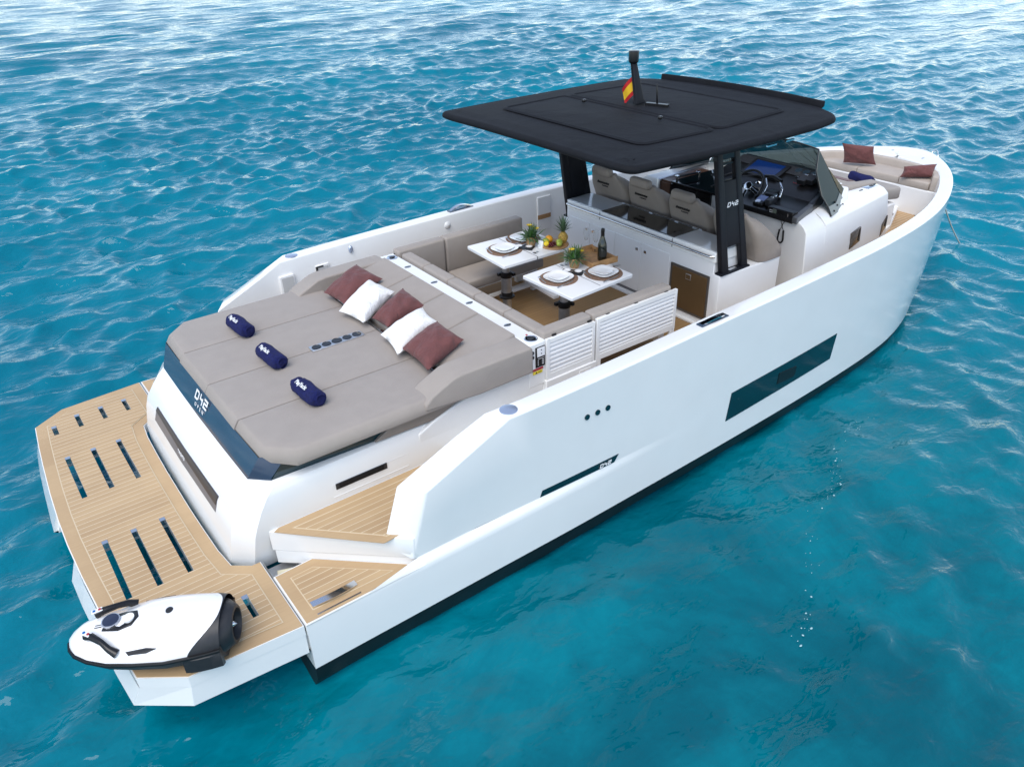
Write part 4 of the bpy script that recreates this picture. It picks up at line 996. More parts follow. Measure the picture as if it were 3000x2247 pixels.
# bow fittings
for x, y, a in ((9.93, .46, 10), (10.14, .20, 0), (10.05, -.30, 0)):
    mb = MB(); mb.box((x, y, 1.357), (.05, .022, .006), Matrix.Rotation(R(a), 3, 'Z')); mb.build('deck_latch', STEEL, topside)
mb = MB(); mb.b2((10.36, -.10, 1.29), (10.56, .04, 1.335)); mb.box((10.50, -.03, 1.32), (.16, .06, .05)); ar = mb.build('bow_roller', STEEL, topside, bevel=.005)
mb = MB(); mb.tube([(10.52, -.16, 1.26), (10.57, -.16, 1.33), (10.62, -.17, 1.345), (10.65, -.19, 1.32), (10.64, -.22, 1.25), (10.58, -.26, 1.17)], .010, 8); mb.build('bow_eye', CHROME, topside, smooth=60)
mb = MB(); mb.lathe([(.014, 0), (.012, .03), (.0001, .035)], (8.95, -.62, .87), 10); mb.build('deck_button', STEEL, fd, smooth=40)
# port bulwark: pockets, fairlead, courtesy lights
for x0, x1, z0, z1 in ((1.53, 1.69, 1.06, 1.255), (1.95, 2.10, 1.06, 1.26)):
    mb = MB(); mb.b2((x0, 1.797+(.03 if x0 > 1.8 else 0), z0), (x1, 1.87, z1)); pk = mb.build('bulwark_pocket', GELI, topside, bevel=.006)
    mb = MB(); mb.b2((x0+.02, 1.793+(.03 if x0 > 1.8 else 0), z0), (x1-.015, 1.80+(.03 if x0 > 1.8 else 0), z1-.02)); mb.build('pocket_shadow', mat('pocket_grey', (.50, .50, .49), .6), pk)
mb = MB(); mb.rings([[(1.945, 1.818, 1.10), (1.965, 1.818, 1.10), (1.965, 1.818, 1.25), (1.945, 1.818, 1.25)], [(1.945, 1.83, 1.10), (1.965, 1.83, 1.10), (1.965, 1.83, 1.25), (1.945, 1.83, 1.25)]]); mb.b2((1.965, 1.818, 1.238), (2.03, 1.83, 1.252)); mb.build('pocket_clip', BLACK, topside)
mb = MB(); mb.lathe([(.0001, .018), (.02, .014), (.028, 0)], n=16, sy=1.5); mb.xf(Matrix.Translation((2.38, 1.848, 1.335)) @ Matrix.Rotation(R(90), 4, 'X')); mb.build('courtesy_light', SILVER, topside, smooth=True)
mb = MB(); mb.lathe([(.0001, .02), (.03, .016), (.045, 0)], n=16); mb.xf(Matrix.Translation((3.62, 1.84, 1.32)) @ Matrix.Rotation(R(90), 4, 'X')); mb.build('courtesy_light', GEL, topside, smooth=True)
mb = MB(); mb.b2((4.92, 1.785, .95), (5.12, 1.83, 1.38)); lk = mb.build('side_locker', GELI, topside, bevel=.004)
mb = MB(); mb.b2((4.92, 1.778, 1.10), (5.12, 1.79, 1.155)); mb.build('wood_handle', WOOD, lk)
# ================================================================ LOOSE THINGS
def pillow(name, cs_, th, m, label, group, wr=.006, seed=0):
    """cushion with the four given seam corners"""
    rnd = random.Random(seed); c = [Vector(p) for p in cs_]
    nrm = (c[2]-c[0]).cross(c[3]-c[1]).normalized()
    if nrm.z < 0: nrm = -nrm
    n = 18; mb = MB(); ph = [rnd.uniform(0, 6) for _ in range(8)]
    def pt(i, j, s):
        u, v = -1+2*i/n, -1+2*j/n
        # seams bow inwards between the corners
        uu = u*(1-.085*(1-v*v)); vv = v*(1-.085*(1-u*u))
        a, b = (uu+1)/2, (vv+1)/2
        p = (c[0]*(1-a)+c[1]*a)*(1-b)+(c[3]*(1-a)+c[2]*a)*b
        h = ((1-abs(u)**2.6)*(1-abs(v)**2.6))**.55*th/2
        w = wr*math.sin(3*u+ph[0]+2*v)*math.sin(5*v+ph[1])+wr*.6*math.sin(7*(u+v)+ph[2])+wr*.9*math.sin(9*math.atan2(v, u+1e-6)+ph[3])*min(1, (u*u+v*v))
        e = (1-u**8)*(1-v**8)
        return p+nrm*(s*(h+w*e*(h/(th/2)+.15)))
    top_ = [[pt(i, j, 1) for i in range(n+1)] for j in range(n+1)]; bot = [[pt(i, j, -1) for i in range(n+1)] for j in range(n+1)]
    mb.rings(top_, False, False, closed=False); mb.rings(bot, False, False, closed=False)
    o = mb.build(name, m, None, smooth=60, sub=0)
    return prop(o, label, 'pillow', group)
G = 'pillows on the aft sun pad'
def dz(pts, z): return [(x, y, zz) for (x, y), zz in zip(pts, z)]
pillow('pillow', [(1.61, .87, 1.385), (2.07, 1.06, 1.49), (2.14, .66, 1.45), (1.64, .48, 1.385)], .185, BROWN, 'russet pillow farthest from the camera, against the port bolster of the sun pad', G, seed=1)
pillow('pillow', [(1.54, .40, 1.385), (2.01, .68, 1.475), (2.06, .28, 1.47), (1.60, .04, 1.385)], .185, WHITEP, 'white pillow lying half over the farthest russet pillow', G, seed=2)
pillow('pillow', [(1.70, .07, 1.39), (2.15, .29, 1.475), (2.20, -.05, 1.39), (1.72, -.18, 1.39)], .185, BROWN, 'russet pillow in the middle, between the two white pillows', G, seed=3)
pillow('pillow', [(1.61, -.25, 1.385), (2.08, -.18, 1.47), (2.06, -.47, 1.445), (1.55, -.65, 1.375)], .175, WHITEP, 'white pillow lying against the russet pillow nearest the camera', G, seed=4)
pillow('pillow', [(1.62, -.59, 1.39), (2.03, -.50, 1.475), (2.05, -.88, 1.445), (1.60, -1.04, 1.385)], .185, BROWN, 'russet pillow nearest the camera, over the end of the chrome rail', G, seed=5)
G2 = 'pillows on the bow sofa'
pillow('pillow', [(9.34, .45, 1.275), (9.56, .08, 1.275), (9.45, .105, 1.545), (9.20, .435, 1.575)], .13, BROWN, 'russet pillow standing upright against the back of the bow sofa', G2, seed=6)
pillow('pillow', [(9.26, -.44, 1.275), (9.55, -.745, 1.285), (9.70, -.68, 1.42), (9.34, -.43, 1.40)], .17, BROWN, 'russet pillow slumped in the starboard corner of the bow sofa', G2, seed=7)

def towel(name, x, y0, y1, z, r, label, group, word=True, ang=0.):
    n = 26; mb = MB(); rings = []
    rnd = random.Random(int(x*100+y0*77)); L_ = abs(y1-y0); N = 22
    for i in range(N+1):
        t = i/N; e = 1-.22*(abs(2*t-1)**10)
        rings.append([((r*e+.006*math.sin(3*a+7*t+y0*9)+.0025*math.sin(11*a+17*t+y0*5))*math.cos(a)*1.06, -L_/2+L_*t+.007*math.sin(2*a+y0*7)*(2*t-1), (r*e+.006*math.sin(2*a+5*t+y0*4)+.0025*math.sin(9*a-13*t))*math.sin(a)*.95) for a in np.linspace(0, 2*math.pi, n, endpoint=False)])
    mb.rings(rings)
    # spiral fold showing on the near end, and the loose hem
    for s in (-1, 1):
        sp = [((r*.82-.0105*q)*math.cos(q*.7+.4), s*(L_/2+.004), (r*.82-.0105*q)*math.sin(q*.7+.4)) for q in np.linspace(0, 6.4, 30)]
        mb.tube(sp, .0065, 5)
    mb.rings([[(r*.97*math.cos(a), -L_/2+.01, r*1.01*math.sin(a)), (r*1.06*math.cos(a+.0), -L_/2+.01, r*1.08*math.sin(a)), (r*1.06*math.cos(a), L_/2-.01, r*1.08*math.sin(a)), (r*.97*math.cos(a), L_/2-.01, r*1.01*math.sin(a))] for a in np.linspace(-1.5, .35, 8)])
    o = mb.build(name, NAVYTOWEL, None, smooth=60)
    o.location = (x, (y0+y1)/2, z); o.rotation_euler = (0, 0, ang+R(3*math.sin(y0*9)))
    prop(o, label, 'towel', group)
    if word:
        t = text('lettering', 'PlayYacht', .072, frame((0, 0, 0), (0, -1, 0), (1, 0, 0)), LETTER, o, .78, bold=.0022, sx=.86)
        for v in t.data.vertices:       # wrap the word round the roll
            a = v.co.x/(r+.006)*1. + R(122); v_ = v.co
            rr = r+.0085+v_.z
            v.co = (rr*math.cos(a), v_.y+.06, rr*math.sin(a))
        # the word runs along the roll
    return o
def towel_word(o, r, yoff, ang, size=.062):
    t = text('lettering', 'PlayYacht', size, Matrix.Identity(4), LETTER, o, 1.02, bold=.0009, sx=.82)
    for v in t.data.vertices:
        a = R(ang)-v.co.y/(r+.006); q = r+.0075+v.co.z
        v.co = (q*math.cos(a)*-1 if False else q*math.cos(a), yoff-v.co.x, q*math.sin(a))
G3 = 'rolled towels on the aft sun pad'
for (y0, y1, lab) in ((.88, .545, 'rolled navy towel farthest from the camera, on the port side of the sun pad'), (.165, -.17, 'rolled navy towel in the middle of the row on the sun pad'), (-.555, -.89, 'rolled navy towel nearest the camera on the sun pad')):
    o = towel('rolled_towel', .735, y0, y1, ZT+.072, .066, lab, G3, False, R(2))
    towel_word(o, .066, .02, 118, .048)
o = towel('rolled_towel', 8.28, -.30, -.64, 1.455, .065, 'crumpled navy towel on the lounge cushion at the bow', None, False, R(-12))

# ---- water scooter lying on the platform
sb = empty('water_scooter', (-.785, -1.64, ZP)); prop(sb, 'white and black underwater scooter lying on the corner of the swim platform', 'water scooter')
ax = Vector((.854, -.52, 0)).normalized(); sd_ = Vector((ax.y, -ax.x, 0))    # nose at -ax, sd_ = towards the camera
Ms = Matrix.Identity(4)
for i in range(3): Ms[i][0] = ax[i]*.90; Ms[i][1] = -sd_[i]; Ms[i][2] = (0, 0, 1)[i]
# stations along the length: s, half width, lower z, edge z, top z
ST = [(-.60, .02, .15, .165, .18), (-.575, .075, .12, .165, .205), (-.52, .13, .085, .165, .235), (-.42, .182, .05, .165, .265), (-.28, .225, .03, .17, .285), (-.1, .248, .02, .175, .315), (.1, .26, .015, .18, .325), (.25, .245, .015, .185, .338), (.38, .225, .02, .19, .345), (.46, .205, .03, .19, .345)]
def ring_low(s, w, z0, ze, zt): return [(s, -w, ze), (s, -w*.92, ze*.55+z0*.45), (s, -w*.55, z0), (s, w*.55, z0), (s, w*.92, ze*.55+z0*.45), (s, w, ze)]
def ring_up(s, w, z0, ze, zt):
    p = []
    for k in range(13):
        a = math.pi*k/12; y = -w*math.cos(a)
        h = (1-abs(math.cos(a))**2.6)**.62
        dip = .03*math.exp(-((abs(y)-.15)/.07)**2)*math.exp(-((s+.26)/.16)**2)
        p.append((s, y*.985, ze+(zt-ze)*h-dip))
    return p
mb = MB(); mb.rings([ring_low(*q) for q in ST], True, True).xf(Ms); lowr = mb.build('lower_shell', DGREY, sb, smooth=50)
SF = []
for s_ in np.linspace(-.60, .46, 44): SF.append((s_,)+tuple(np.interp(s_, [z[0] for z in ST], [z[k] for z in ST]) for k in range(1, 5)))
def ring_fine(q, n_=40):
    s, w, z0, ze, zt = q; p = []
    for k in range(n_+1):
        y = -w*math.cos(math.pi*k/n_); p.append((s, y*.985, on_top(s, y)))
    return p
def on_top(s, y):
    q = [np.interp(s, [z[0] for z in ST], [z[k] for z in ST]) for k in range(1, 5)]
    a = min(1, abs(y)/(q[0]*.985)); h = max(0, (1-a**2.6))**.62
    dip = .035*math.exp(-((abs(y)-.16)/.07)**2)*math.exp(-((s+.27)/.15)**2)
    return q[2]+(q[3]-q[2])*h-dip*h
def bnd(c): return .455-.20*abs(c)**3
def wof(s): return float(np.interp(s, [z[0] for z in ST], [z[1] for z in ST]))
def shell(fa, fb, n1, n2=44):
    rows = []
    for i in range(n1+1):
        row = []
        for k in range(n2+1):
            c = -math.cos(math.pi*k/n2); s = fa(c)+(fb(c)-fa(c))*i/n1; y = wof(s)*.985*c
            row.append((s, y, on_top(s, y)))
        rows.append(row)
    mb = MB(); mb.rings(rows, False, False, closed=False); return mb.xf(Ms)
upr = shell(lambda c: -.60, bnd, 40).build('upper_shell', PORCELAIN, sb, smooth=50)
shell(bnd, lambda c: .462, 8).build('tail_shell', DGREY, sb, smooth=50)
edge = [(q[0], -q[1]*1.0-.004, q[3]-.005) for q in ST]; edge2 = [(s, -y, z) for s, y, z in edge]
mb = MB(); mb.tube(edge, .013, 6); mb.tube(edge2, .013, 6); mb.xf(Ms); mb.build('rubber_edge', BLACK, sb, smooth=60)
# jet tail
mb = MB(); mb.rings([[(s, (y0+q*math.cos(a))*1.0, z0+q2*math.sin(a)) for a in np.linspace(0, 2*math.pi, 20, endpoint=False)] for s, y0, z0, q, q2 in ((.40, 0, .17, .205, .15), (.455, 0, .175, .18, .142), (.495, -.0, .18, .145, .128), (.525, 0, .18, .118, .118))], True, False)
mb.rings([[(s, q*math.cos(a), .18+q*math.sin(a)) for a in np.linspace(0, 2*math.pi, 20, endpoint=False)] for s, q in ((.525, .118), (.528, .10), (.47, .085))], False, True); mb.xf(Ms); mb.build('jet_nozzle', DGREY, sb, smooth=50)
mb = MB(); mb.lathe([(.0001, 0), (.083, 0), (.083, .01), (.0001, .012)], n=18); mb.xf(Ms @ Matrix.Translation((.475, 0, .18)) @ Matrix.Rotation(R(90), 4, 'Y')); mb.build('jet_inlet', BLKGLOSS, sb)
mb = MB(); mb.lathe([(.012, 0), (.02, .01), (.0001, .04)], n=10); mb.xf(Ms @ Matrix.Translation((.488, 0, .18)) @ Matrix.Rotation(R(90), 4, 'Y')); mb.build('jet_hub', CHROME, sb, smooth=40)
for s in (-1, 1):
    mb = MB(); rr = []
    for t in np.linspace(0, 1, 8):
        q = .22+.24*t; w = np.interp(q, [z[0] for z in ST], [z[1] for z in ST]); b_ = .012*min(1, t*3)
        rr.append([(q, s*(w-.03), .04), (q, s*(w+b_), .06), (q, s*(w+b_+.002), .165), (q, s*(w-.015), .175+.03*t)])
    mb.rings(rr); mb.xf(Ms); mb.build('tail_fairing', DGREY, sb, smooth=40)
# cockpit display, grips, ports
def patch_top(name, m, poly, o, par=sb, bev=.0):
    mb = MB(); a_ = [(s, y, on_top(s, y)+o) for s, y in poly]; b_ = [(s, y, on_top(s, y)-.012) for s, y in poly]
    mb.rings([b_, a_]); mb.xf(Ms); return mb.build(name, m, par, bevel=bev)
dpl = patch_top('cockpit_well', BLACK, [(-.34, -.055), (-.22, -.075), (-.13, -.06), (-.10, 0), (-.13, .06), (-.22, .075), (-.34, .06)], .006, bev=.004)
mb = MB(); mb.lathe([(.0001, .016), (.052, .012), (.056, .004), (.056, -.01)], (-.29, 0, on_top(-.29, 0)+.012), 18); mb.xf(Ms); mb.build('display_lens', mat('dark_blue_lens', (.015, .022, .05), .08, coat=.6), dpl, smooth=40)
mb = MB(); mb.lathe([(.056, -.01), (.060, .012), (.055, .014)], (-.29, 0, on_top(-.29, 0)+.008), 18); mb.xf(Ms); mb.build('display_rim', STEEL, dpl, smooth=40)
mb = MB(); mb.lathe([(.030, .0), (.036, 0), (.036, .014), (.030, .014)], (-.165, -.005, on_top(-.165, 0)+.004), 18); mb.xf(Ms); mb.build('charge_ring', LETTER, dpl, smooth=30)
mb = MB(); mb.lathe([(.0001, .006), (.024, .005), (.026, .0)], (.10, .02, on_top(.10, .02)), 16); mb.xf(Ms); mb.build('filler_cap', DGREY, sb, smooth=40)
for s in (-1, 1):
    P = [(-.40, .115*s), (-.33, .10*s), (-.20, .19*s)]
    mb = MB(); pts = [(-.43, .085*s, .275), (-.38, .105*s, .285), (-.30, .150*s, .275), (-.25, .185*s, .255), (-.20, .20*s, .225)]
    mb.tube(pts, [.026, .024, .019, .022, .03], 8); mb.xf(Ms); gr = mb.build('hand_grip', BLACK, sb, smooth=60)
    mb = MB(); mb.box((-.415, .092*s, .302), (.07, .035, .006), Matrix.Rotation(R(25*s), 3, 'Z')); mb.xf(Ms); pd = mb.build('grip_pad', LETTER, gr, bevel=.002)
    mb = MB(); mb.lathe([(.0001, .004), (.010, .003), (.011, 0)], (-.432, .085*s, .304), 10); mb.xf(Ms); mb.build('grip_button', mat('button_blue', (.01, .12, .35), .4), pd)
    mb = MB(); mb.lathe([(.0001, .004), (.010, .003), (.011, 0)], (-.40, .099*s, .304), 10); mb.xf(Ms); mb.build('grip_button', STKR, pd)
    patch_top('side_slot', BLACK, [(-.14, .205*s), (-.12, .222*s), (.0, .226*s), (.07, .215*s), (.0, .206*s)], .004)
    for k in (0, 1): patch_top('vent_slit', BLACK, [(-.40+.0*k, (.03+.018*k)*s+.03), (-.35, (.03+.018*k)*s+.03), (-.35, (.036+.018*k)*s+.03), (-.40, (.036+.018*k)*s+.03)], .002) if s < 0 else None

# ---- table ware
Z0 = 1.4505
def sq(w, e=3.2, n=28):
    return [(w*math.copysign(abs(math.cos(a))**(2/e), math.cos(a)), w*math.copysign(abs(math.sin(a))**(2/e), math.sin(a))) for a in np.linspace(0, 2*math.pi, n, endpoint=False)]
def plate(x, y, z, w, label, rot=0., h=.018):
    mb = MB(); prof = [(.0, .004), (.62, .004), (.72, .006), (1, h), (1.0, h+.003), (.95, h+.002), (.70, .010), (.0001, .008)]
    rr = []
    for k, zz in [(.55, 0), (.70, .002), (1, h-.002), (1.0, h+.003), (.93, h), (.72, .009), (.5, .007)]:
        rr.append([(px*k, py*k, zz) for px, py in sq(w)])
    mb.rings(rr); o = mb.build('plate', PORCELAIN, None, smooth=50); o.location = (x, y, z); o.rotation_euler = (0, 0, rot)
    return prop(o, label, 'plate', 'plates laid on the dining tables')
def mat_round(x, y, r, label):
    mb = MB(); mb.lathe([(.0001, 0), (r, 0), (r, .004), (.0001, .0045)], n=40); o = mb.build('placemat', PLACEMAT, None, smooth=30); o.location = (x, y, Z0); return prop(o, label, 'placemat', 'round placemats')
def cutlery(kind, x, y, ang, label, z=None):
    mb = MB()
    if kind == 'fork':
        mb.box((-.03, 0, .002), (.13, .009, .003)); mb.box((.05, 0, .003), (.03, .022, .003))
        for k in range(4): mb.box((.085, -.0095+.0063*k, .004), (.045, .003, .002))
    elif kind == 'knife':
        mb.box((-.06, 0, .003), (.09, .012, .005)); mb.rings([[(-.015, -.006, 0), (-.015, .006, 0), (-.015, .006, .003), (-.015, -.006, .003)], [(.09, -.008, 0), (.09, .008, 0), (.09, .008, .003), (.09, -.008, .003)], [(.125, .004, 0), (.125, .008, 0), (.125, .008, .002), (.125, .004, .002)]])
    else:
        mb.box((-.03, 0, .002), (.12, .008, .003)); mb.ball((.055, 0, .004), .018, 10, 6, sz=.25)
    o = mb.build(kind, STEEL, None, bevel=0); o.location = (x, y, (z or Z0)+.005); o.rotation_euler = (0, 0, ang)
    return prop(o, label, kind, 'cutlery on the dining tables')
SETS = [(3.475, .505, 'in the aft setting on the port table'), (3.815, .635, 'in the setting behind the plant on the port table'), (3.425, -.425, 'in the aft setting on the starboard table'), (3.83, -.605, 'in the setting beside the tray on the starboard table')]
for i, (x, y, w) in enumerate(SETS):
    mat_round(x, y, .185, 'round brown placemat '+w)
    plate(x, y, Z0+.006, .128, 'large white plate '+w, R(8))
    plate(x-.005, y-.004, Z0+.018, .088, 'small white plate stacked on another '+w, R(8), .014)
    cutlery('knife', x-.05, y-.155, R(8), 'knife '+w)
    cutlery('fork', x+.145, y+.06, R(-20), 'fork '+w)
    cutlery('spoon', x-.145, y+.07, R(75), 'spoon '+w)

def plant(x, y, z, label, seed):
    rnd = random.Random(seed); e = empty('potted_plant', (x, y, z)); prop(e, label, 'potted plant', 'potted plants on the dining tables')
    mb = MB(); mb.lathe([(.042, 0), (.052, .04), (.056, .085), (.060, .088), (.060, .10), (.05, .10), (.048, .085), (.0001, .08)], n=22); mb.build('pot', TERRA, e, smooth=50)
    mb = MB()
    for k in range(190):
        a = rnd.uniform(0, 6.283); el = rnd.uniform(.15, 1.4); L_ = rnd.uniform(.08, .19); w = rnd.uniform(.005, .0085)
        d = Vector((math.cos(a)*math.cos(el), math.sin(a)*math.cos(el), math.sin(el))); s = Vector((-math.sin(a), math.cos(a), 0))
        b = Vector((rnd.uniform(-.04, .04), rnd.uniform(-.04, .04), .085)); pts = []
        for t in (0, .35, .7, 1):
            q = b+d*L_*t-Vector((0, 0, .055*t*t*math.cos(el))); ww = w*(.6, 1, .8, .05)[(0, .35, .7, 1).index(t)]
            pts.append((q-s*ww, q+s*ww))
        vs = [p for q in pts for p in q]; mb.add(vs, [(0, 1, 3, 2), (2, 3, 5, 4), (4, 5, 7, 6)], k % 2)
    mb.build('foliage', [LEAF, LEAF2], e, fix=False)
    for k in range(3):
        a = rnd.uniform(0, 6.283); rr = rnd.uniform(.02, .095); h = rnd.uniform(.17, .225)-rr*.5
        c = Vector((math.cos(a)*rr, math.sin(a)*rr, h)); mb = MB()
        for j in range(9):
            b = j*.698; d = Vector((math.cos(b), math.sin(b), .35)); s = Vector((-math.sin(b), math.cos(b), 0))*.009; mb.add([c-s*.3, c+s*.3, c+d*.022+s, c+d*.034, c+d*.022-s], [(0, 1, 2, 3, 4)])
        mb.ball(c+Vector((0, 0, .004)), .008, 8, 5); mb.build('flower', PETAL, e, fix=False)
plant(3.755, .425, Z0, 'potted plant with yellow flowers on the port table, next to the fruit board', 3)
plant(3.715, -.315, Z0, 'potted plant with yellow flowers on the starboard table, in front of the wooden tray', 8)

# fruit board
mb = MB(); mb.lathe([(.0001, 0), (.145, 0), (.15, .008), (.145, .016), (.0001, .016)], n=36); o = mb.build('fruit_board', WOOD, None, smooth=30); o.location = (3.945, .27, Z0); prop(o, 'round wooden board with fruit on the port table', 'fruit board')
zb = Z0+.017
pe = empty('pineapple', (4.03, .235, zb)); prop(pe, 'whole pineapple with green crown standing on the fruit board', 'pineapple')
mb = MB(); prof = [(.03, 0)]+[(.052*math.sin(math.pi*(.16+.72*t)), .12*t) for t in np.linspace(.02, .98, 9)]+[(.02, .122)]; mb.lathe(prof, n=22); mb.build('fruit', PINEAP, pe, smooth=60)
mb = MB(); rnd = random.Random(5)
for k in range(46):
    a = k*2.4; tr_ = k/46; el = .55+.95*tr_; L_ = .09+.075*tr_; w = .0085
    d = Vector((math.cos(a)*math.cos(el), math.sin(a)*math.cos(el), math.sin(el))); s = Vector((-math.sin(a), math.cos(a), 0)); b = Vector((0, 0, .112+.03*tr_)); vs = []
    for t, ww in ((0, .8), (.4, 1), (.75, .6), (1, .05)):
        q = b+d*L_*t+Vector((math.cos(a), math.sin(a), -.4))*.028*t*t; vs += [q-s*w*ww, q+s*w*ww]
    mb.add(vs, [(0, 1, 3, 2), (2, 3, 5, 4), (4, 5, 7, 6)])
mb.build('leaf_crown', LEAF2, pe, fix=False)
mb = MB(); rnd = random.Random(2)
for k in range(34):
    a = rnd.uniform(0, 6.28); q = rnd.uniform(0, .045); mb.ball((q*math.cos(a)*1.2, q*math.sin(a), .011+rnd.uniform(0, .05)*(1-q/.05)), .0115, 8, 6)
o = mb.build('grape_bunch', GRAPE, None, smooth=60, fix=False); o.location = (3.88, .225, zb); prop(o, 'bunch of dark red grapes in the middle of the fruit board', 'grapes')
for (x, y, r, m, nm, lab, c) in ((3.915, .325, .042, ORANGE, 'orange', 'whole orange at the back of the fruit board', 'orange'), (3.86, .31, .036, APPLEG, 'apple', 'green apple beside the orange, under the plant leaves', 'apple'), (3.955, .205, .034, APPLEG, 'apple', 'green apple between the grapes and the pineapple', 'apple'), (3.93, .175, .030, APPLEG, 'lime', 'small green lime at the front edge of the fruit board', 'lime'), (3.835, .265, .030, PETAL, 'lemon', 'yellow lemon at the after edge of the fruit board', 'lemon')):
    mb = MB(); mb.lathe([(max(1e-4, r*math.sin(math.pi*i/9)*(1.02 if 2 < i < 7 else 1)), r*(1-math.cos(math.pi*i/9))*.97-(.006 if i == 9 else 0)) for i in range(10)], n=18); mb.tube([(0, 0, r*1.85), (.004, 0, r*2.1)], .002, 5); o = mb.build(nm, m, None, smooth=60); o.location = (x, y, zb); prop(o, lab, c)
# table card and small dishes
mb = MB(); mb.rings([[(0, -.03, 0), (.035, -.03, 0), (.018, -.03, .075)], [(0, .03, 0), (.035, .03, 0), (.018, .03, .075)]]); o = mb.build('table_card', WHITEPL, None); o.location = (3.78, .305, Z0); o.rotation_euler = (0, 0, R(15)); prop(o, 'white folded card on the port table beside the potted plant', 'card')
for (x, y, lab) in ((3.66, .42, 'dark slate mat with white dish on the port table'), (3.62, -.40, 'dark slate mat with white dishes on the starboard table')):
    e = empty('slate_tray', (x, y, Z0)); prop(e, lab, 'slate tray')
    mb = MB(); mb.box((0, 0, .003), (.21, .12, .006), Matrix.Rotation(R(-55), 3, 'Z')); mb.build('slate', DGREY, e)
    for t in (-.055, .055):
        mb = MB(); mb.lathe([(.02, 0), (.036, .014), (.033, .014), (.018, .004), (.0001, .004)], (t*.6, -t*.8, .0065), 16); mb.build('dish', PORCELAIN, e, smooth=50)
# wooden tray with bottle and glasses
tx, ty = 3.99, -.27
e = empty('serving_tray', (tx, ty, Z0)); e.rotation_euler = (0, 0, R(-4)); prop(e, 'rectangular wooden serving tray on the starboard table holding a bottle', 'tray')
mb = MB(); mb.b2((-.15, -.20, .004), (.15, .20, .016)); mb.build('tray_base', WOOD, e)
for nm, a, b in (('tray_side', (-.155, -.205, 0), (.155, -.193, .06)), ('tray_side', (-.155, .193, 0), (.155, .205, .06)), ('tray_side', (-.155, -.193, 0), (-.143, .193, .05)), ('tray_side', (.143, -.193, 0), (.155, .193, .05))):
    mb = MB(); mb.b2(a, b); mb.build(nm, WOOD, e, bevel=.002)
be = empty('champagne_bottle', (4.02, -.375, Z0+.017)); prop(be, 'dark green champagne bottle standing in the wooden tray', 'bottle')
mb = MB(); mb.lathe([(.0001, .004), (.040, 0), (.046, .008), (.046, .13), (.043, .16), (.030, .20), (.020, .235), (.0165, .262)], n=26); mb.build('glass_body', BOTTLE, be, smooth=60)
mb = MB(); mb.lathe([(.0185, .235), (.0175, .285), (.019, .288), (.019, .312), (.014, .322), (.0001, .323)], n=20); mb.build('foil_neck', FOIL, be, smooth=50)
mb = MB(); rr = [[(.0468*math.cos(a), .0468*math.sin(a), z) for a in np.linspace(R(190), R(310), 10)] for z in (.045, .105)]; mb.rings(rr, False, False, closed=False); mb.build('bottle_label', mat('dark_label', (.02, .02, .018), .5), be)
for (x, y, lab) in ((4.10, -.045, 'empty champagne flute farther from the bottle, behind the tray'), (4.13, -.155, 'empty champagne flute nearer the bottle, behind the tray')):
    mb = MB(); mb.lathe([(.0001, .003), (.030, 0), (.031, .003), (.006, .008), (.004, .02), (.004, .075), (.014, .092), (.024, .13), (.026, .17), (.024, .215), (.0225, .215), (.0245, .17), (.0225, .13), (.012, .096), (.0001, .09)], n=20); o = mb.build('champagne_flute', CLEAR, None, smooth=60); o.location = (x, y, Z0+(.017 if y > -.3 and x < 4.14 else 0)); prop(o, lab, 'champagne flute', 'champagne flutes')

# ---- flag on the mast
mb = MB(); rows = []; n = 12
bmi = []
P0 = Vector((4.915, .185, 3.03)); 
for j in range(9):
    v = j/8; row = []
    for i in range(n+1):
        u = i/n
        # hoist hangs along the mast, fly droops in folds
        p = P0+Vector((.028*v, -.02*v, -.17*v))+Vector((-.055, .135, -.115))*u+Vector((.035, .02, 0))*math.sin(u*7+v*1.5)*.45*u+Vector((0, 0, -.05))*u*u*(1-v*.4)
        row.append(p)
    rows.append(row)
mb.rings(rows, False, False, closed=False)
for k in range(len(mb.f)): mb.m[k] = 1 if 2 <= (k//n) < 6 else 0
o = mb.build('flag', [RED, YELLOW], None, smooth=60, fix=False); prop(o, 'red and yellow striped flag drooping from the mast on the black hardtop', 'flag')

# ---- kill cord hanging from the console
e = empty('kill_cord', (6.06, -.96, 1.60)); prop(e, 'black coiled lanyard hanging in a loop from the console radio', 'lanyard')
mb = MB(); mb.tube([(0, .035, .01), (-.005, .02, -.06), (-.005, -.003, -.105), (-.005, .022, -.16)], .004, 6); mb.tube([(0, -.035, .01), (-.005, -.018, -.06), (-.005, .004, -.105), (-.005, -.025, -.15)], .004, 6); mb.build('cord', BLACK, e, smooth=60)
mb = MB(); loop = [(-.005, .022+.003*math.sin(t*0), -.15) for t in (0,)]+[(-.005, .0+.032*math.cos(a), -.235+.05*math.sin(a)*1.0) for a in np.linspace(R(10), R(-190), 16)]+[(-.005, -.026, -.15)]
loop = [(-.005, .024, -.15), (-.005, .030, -.20)]+[(-.005, .033*math.cos(a), -.25+.04*math.sin(a)) for a in np.linspace(0, -math.pi, 12)]+[(-.005, -.030, -.20), (-.005, -.026, -.15)]
mb.tube(loop, .010, 8)
mb.build('coil', BLACK, e, smooth=60)

# ---- anchor rope from the bow into the water
mb = MB(); pth = [Vector((9.93, -.66, 1.10)).lerp(Vector((11.35, -.53, -.14)), t)+Vector((0, 0, -.06*math.sin(math.pi*t))) for t in np.linspace(0, 1, 14)]
mb.tube(pth, .010, 8); o = mb.build('anchor_rope', ROPE, None, smooth=60); prop(o, 'pale anchor rope running from the bow down into the water', 'rope')
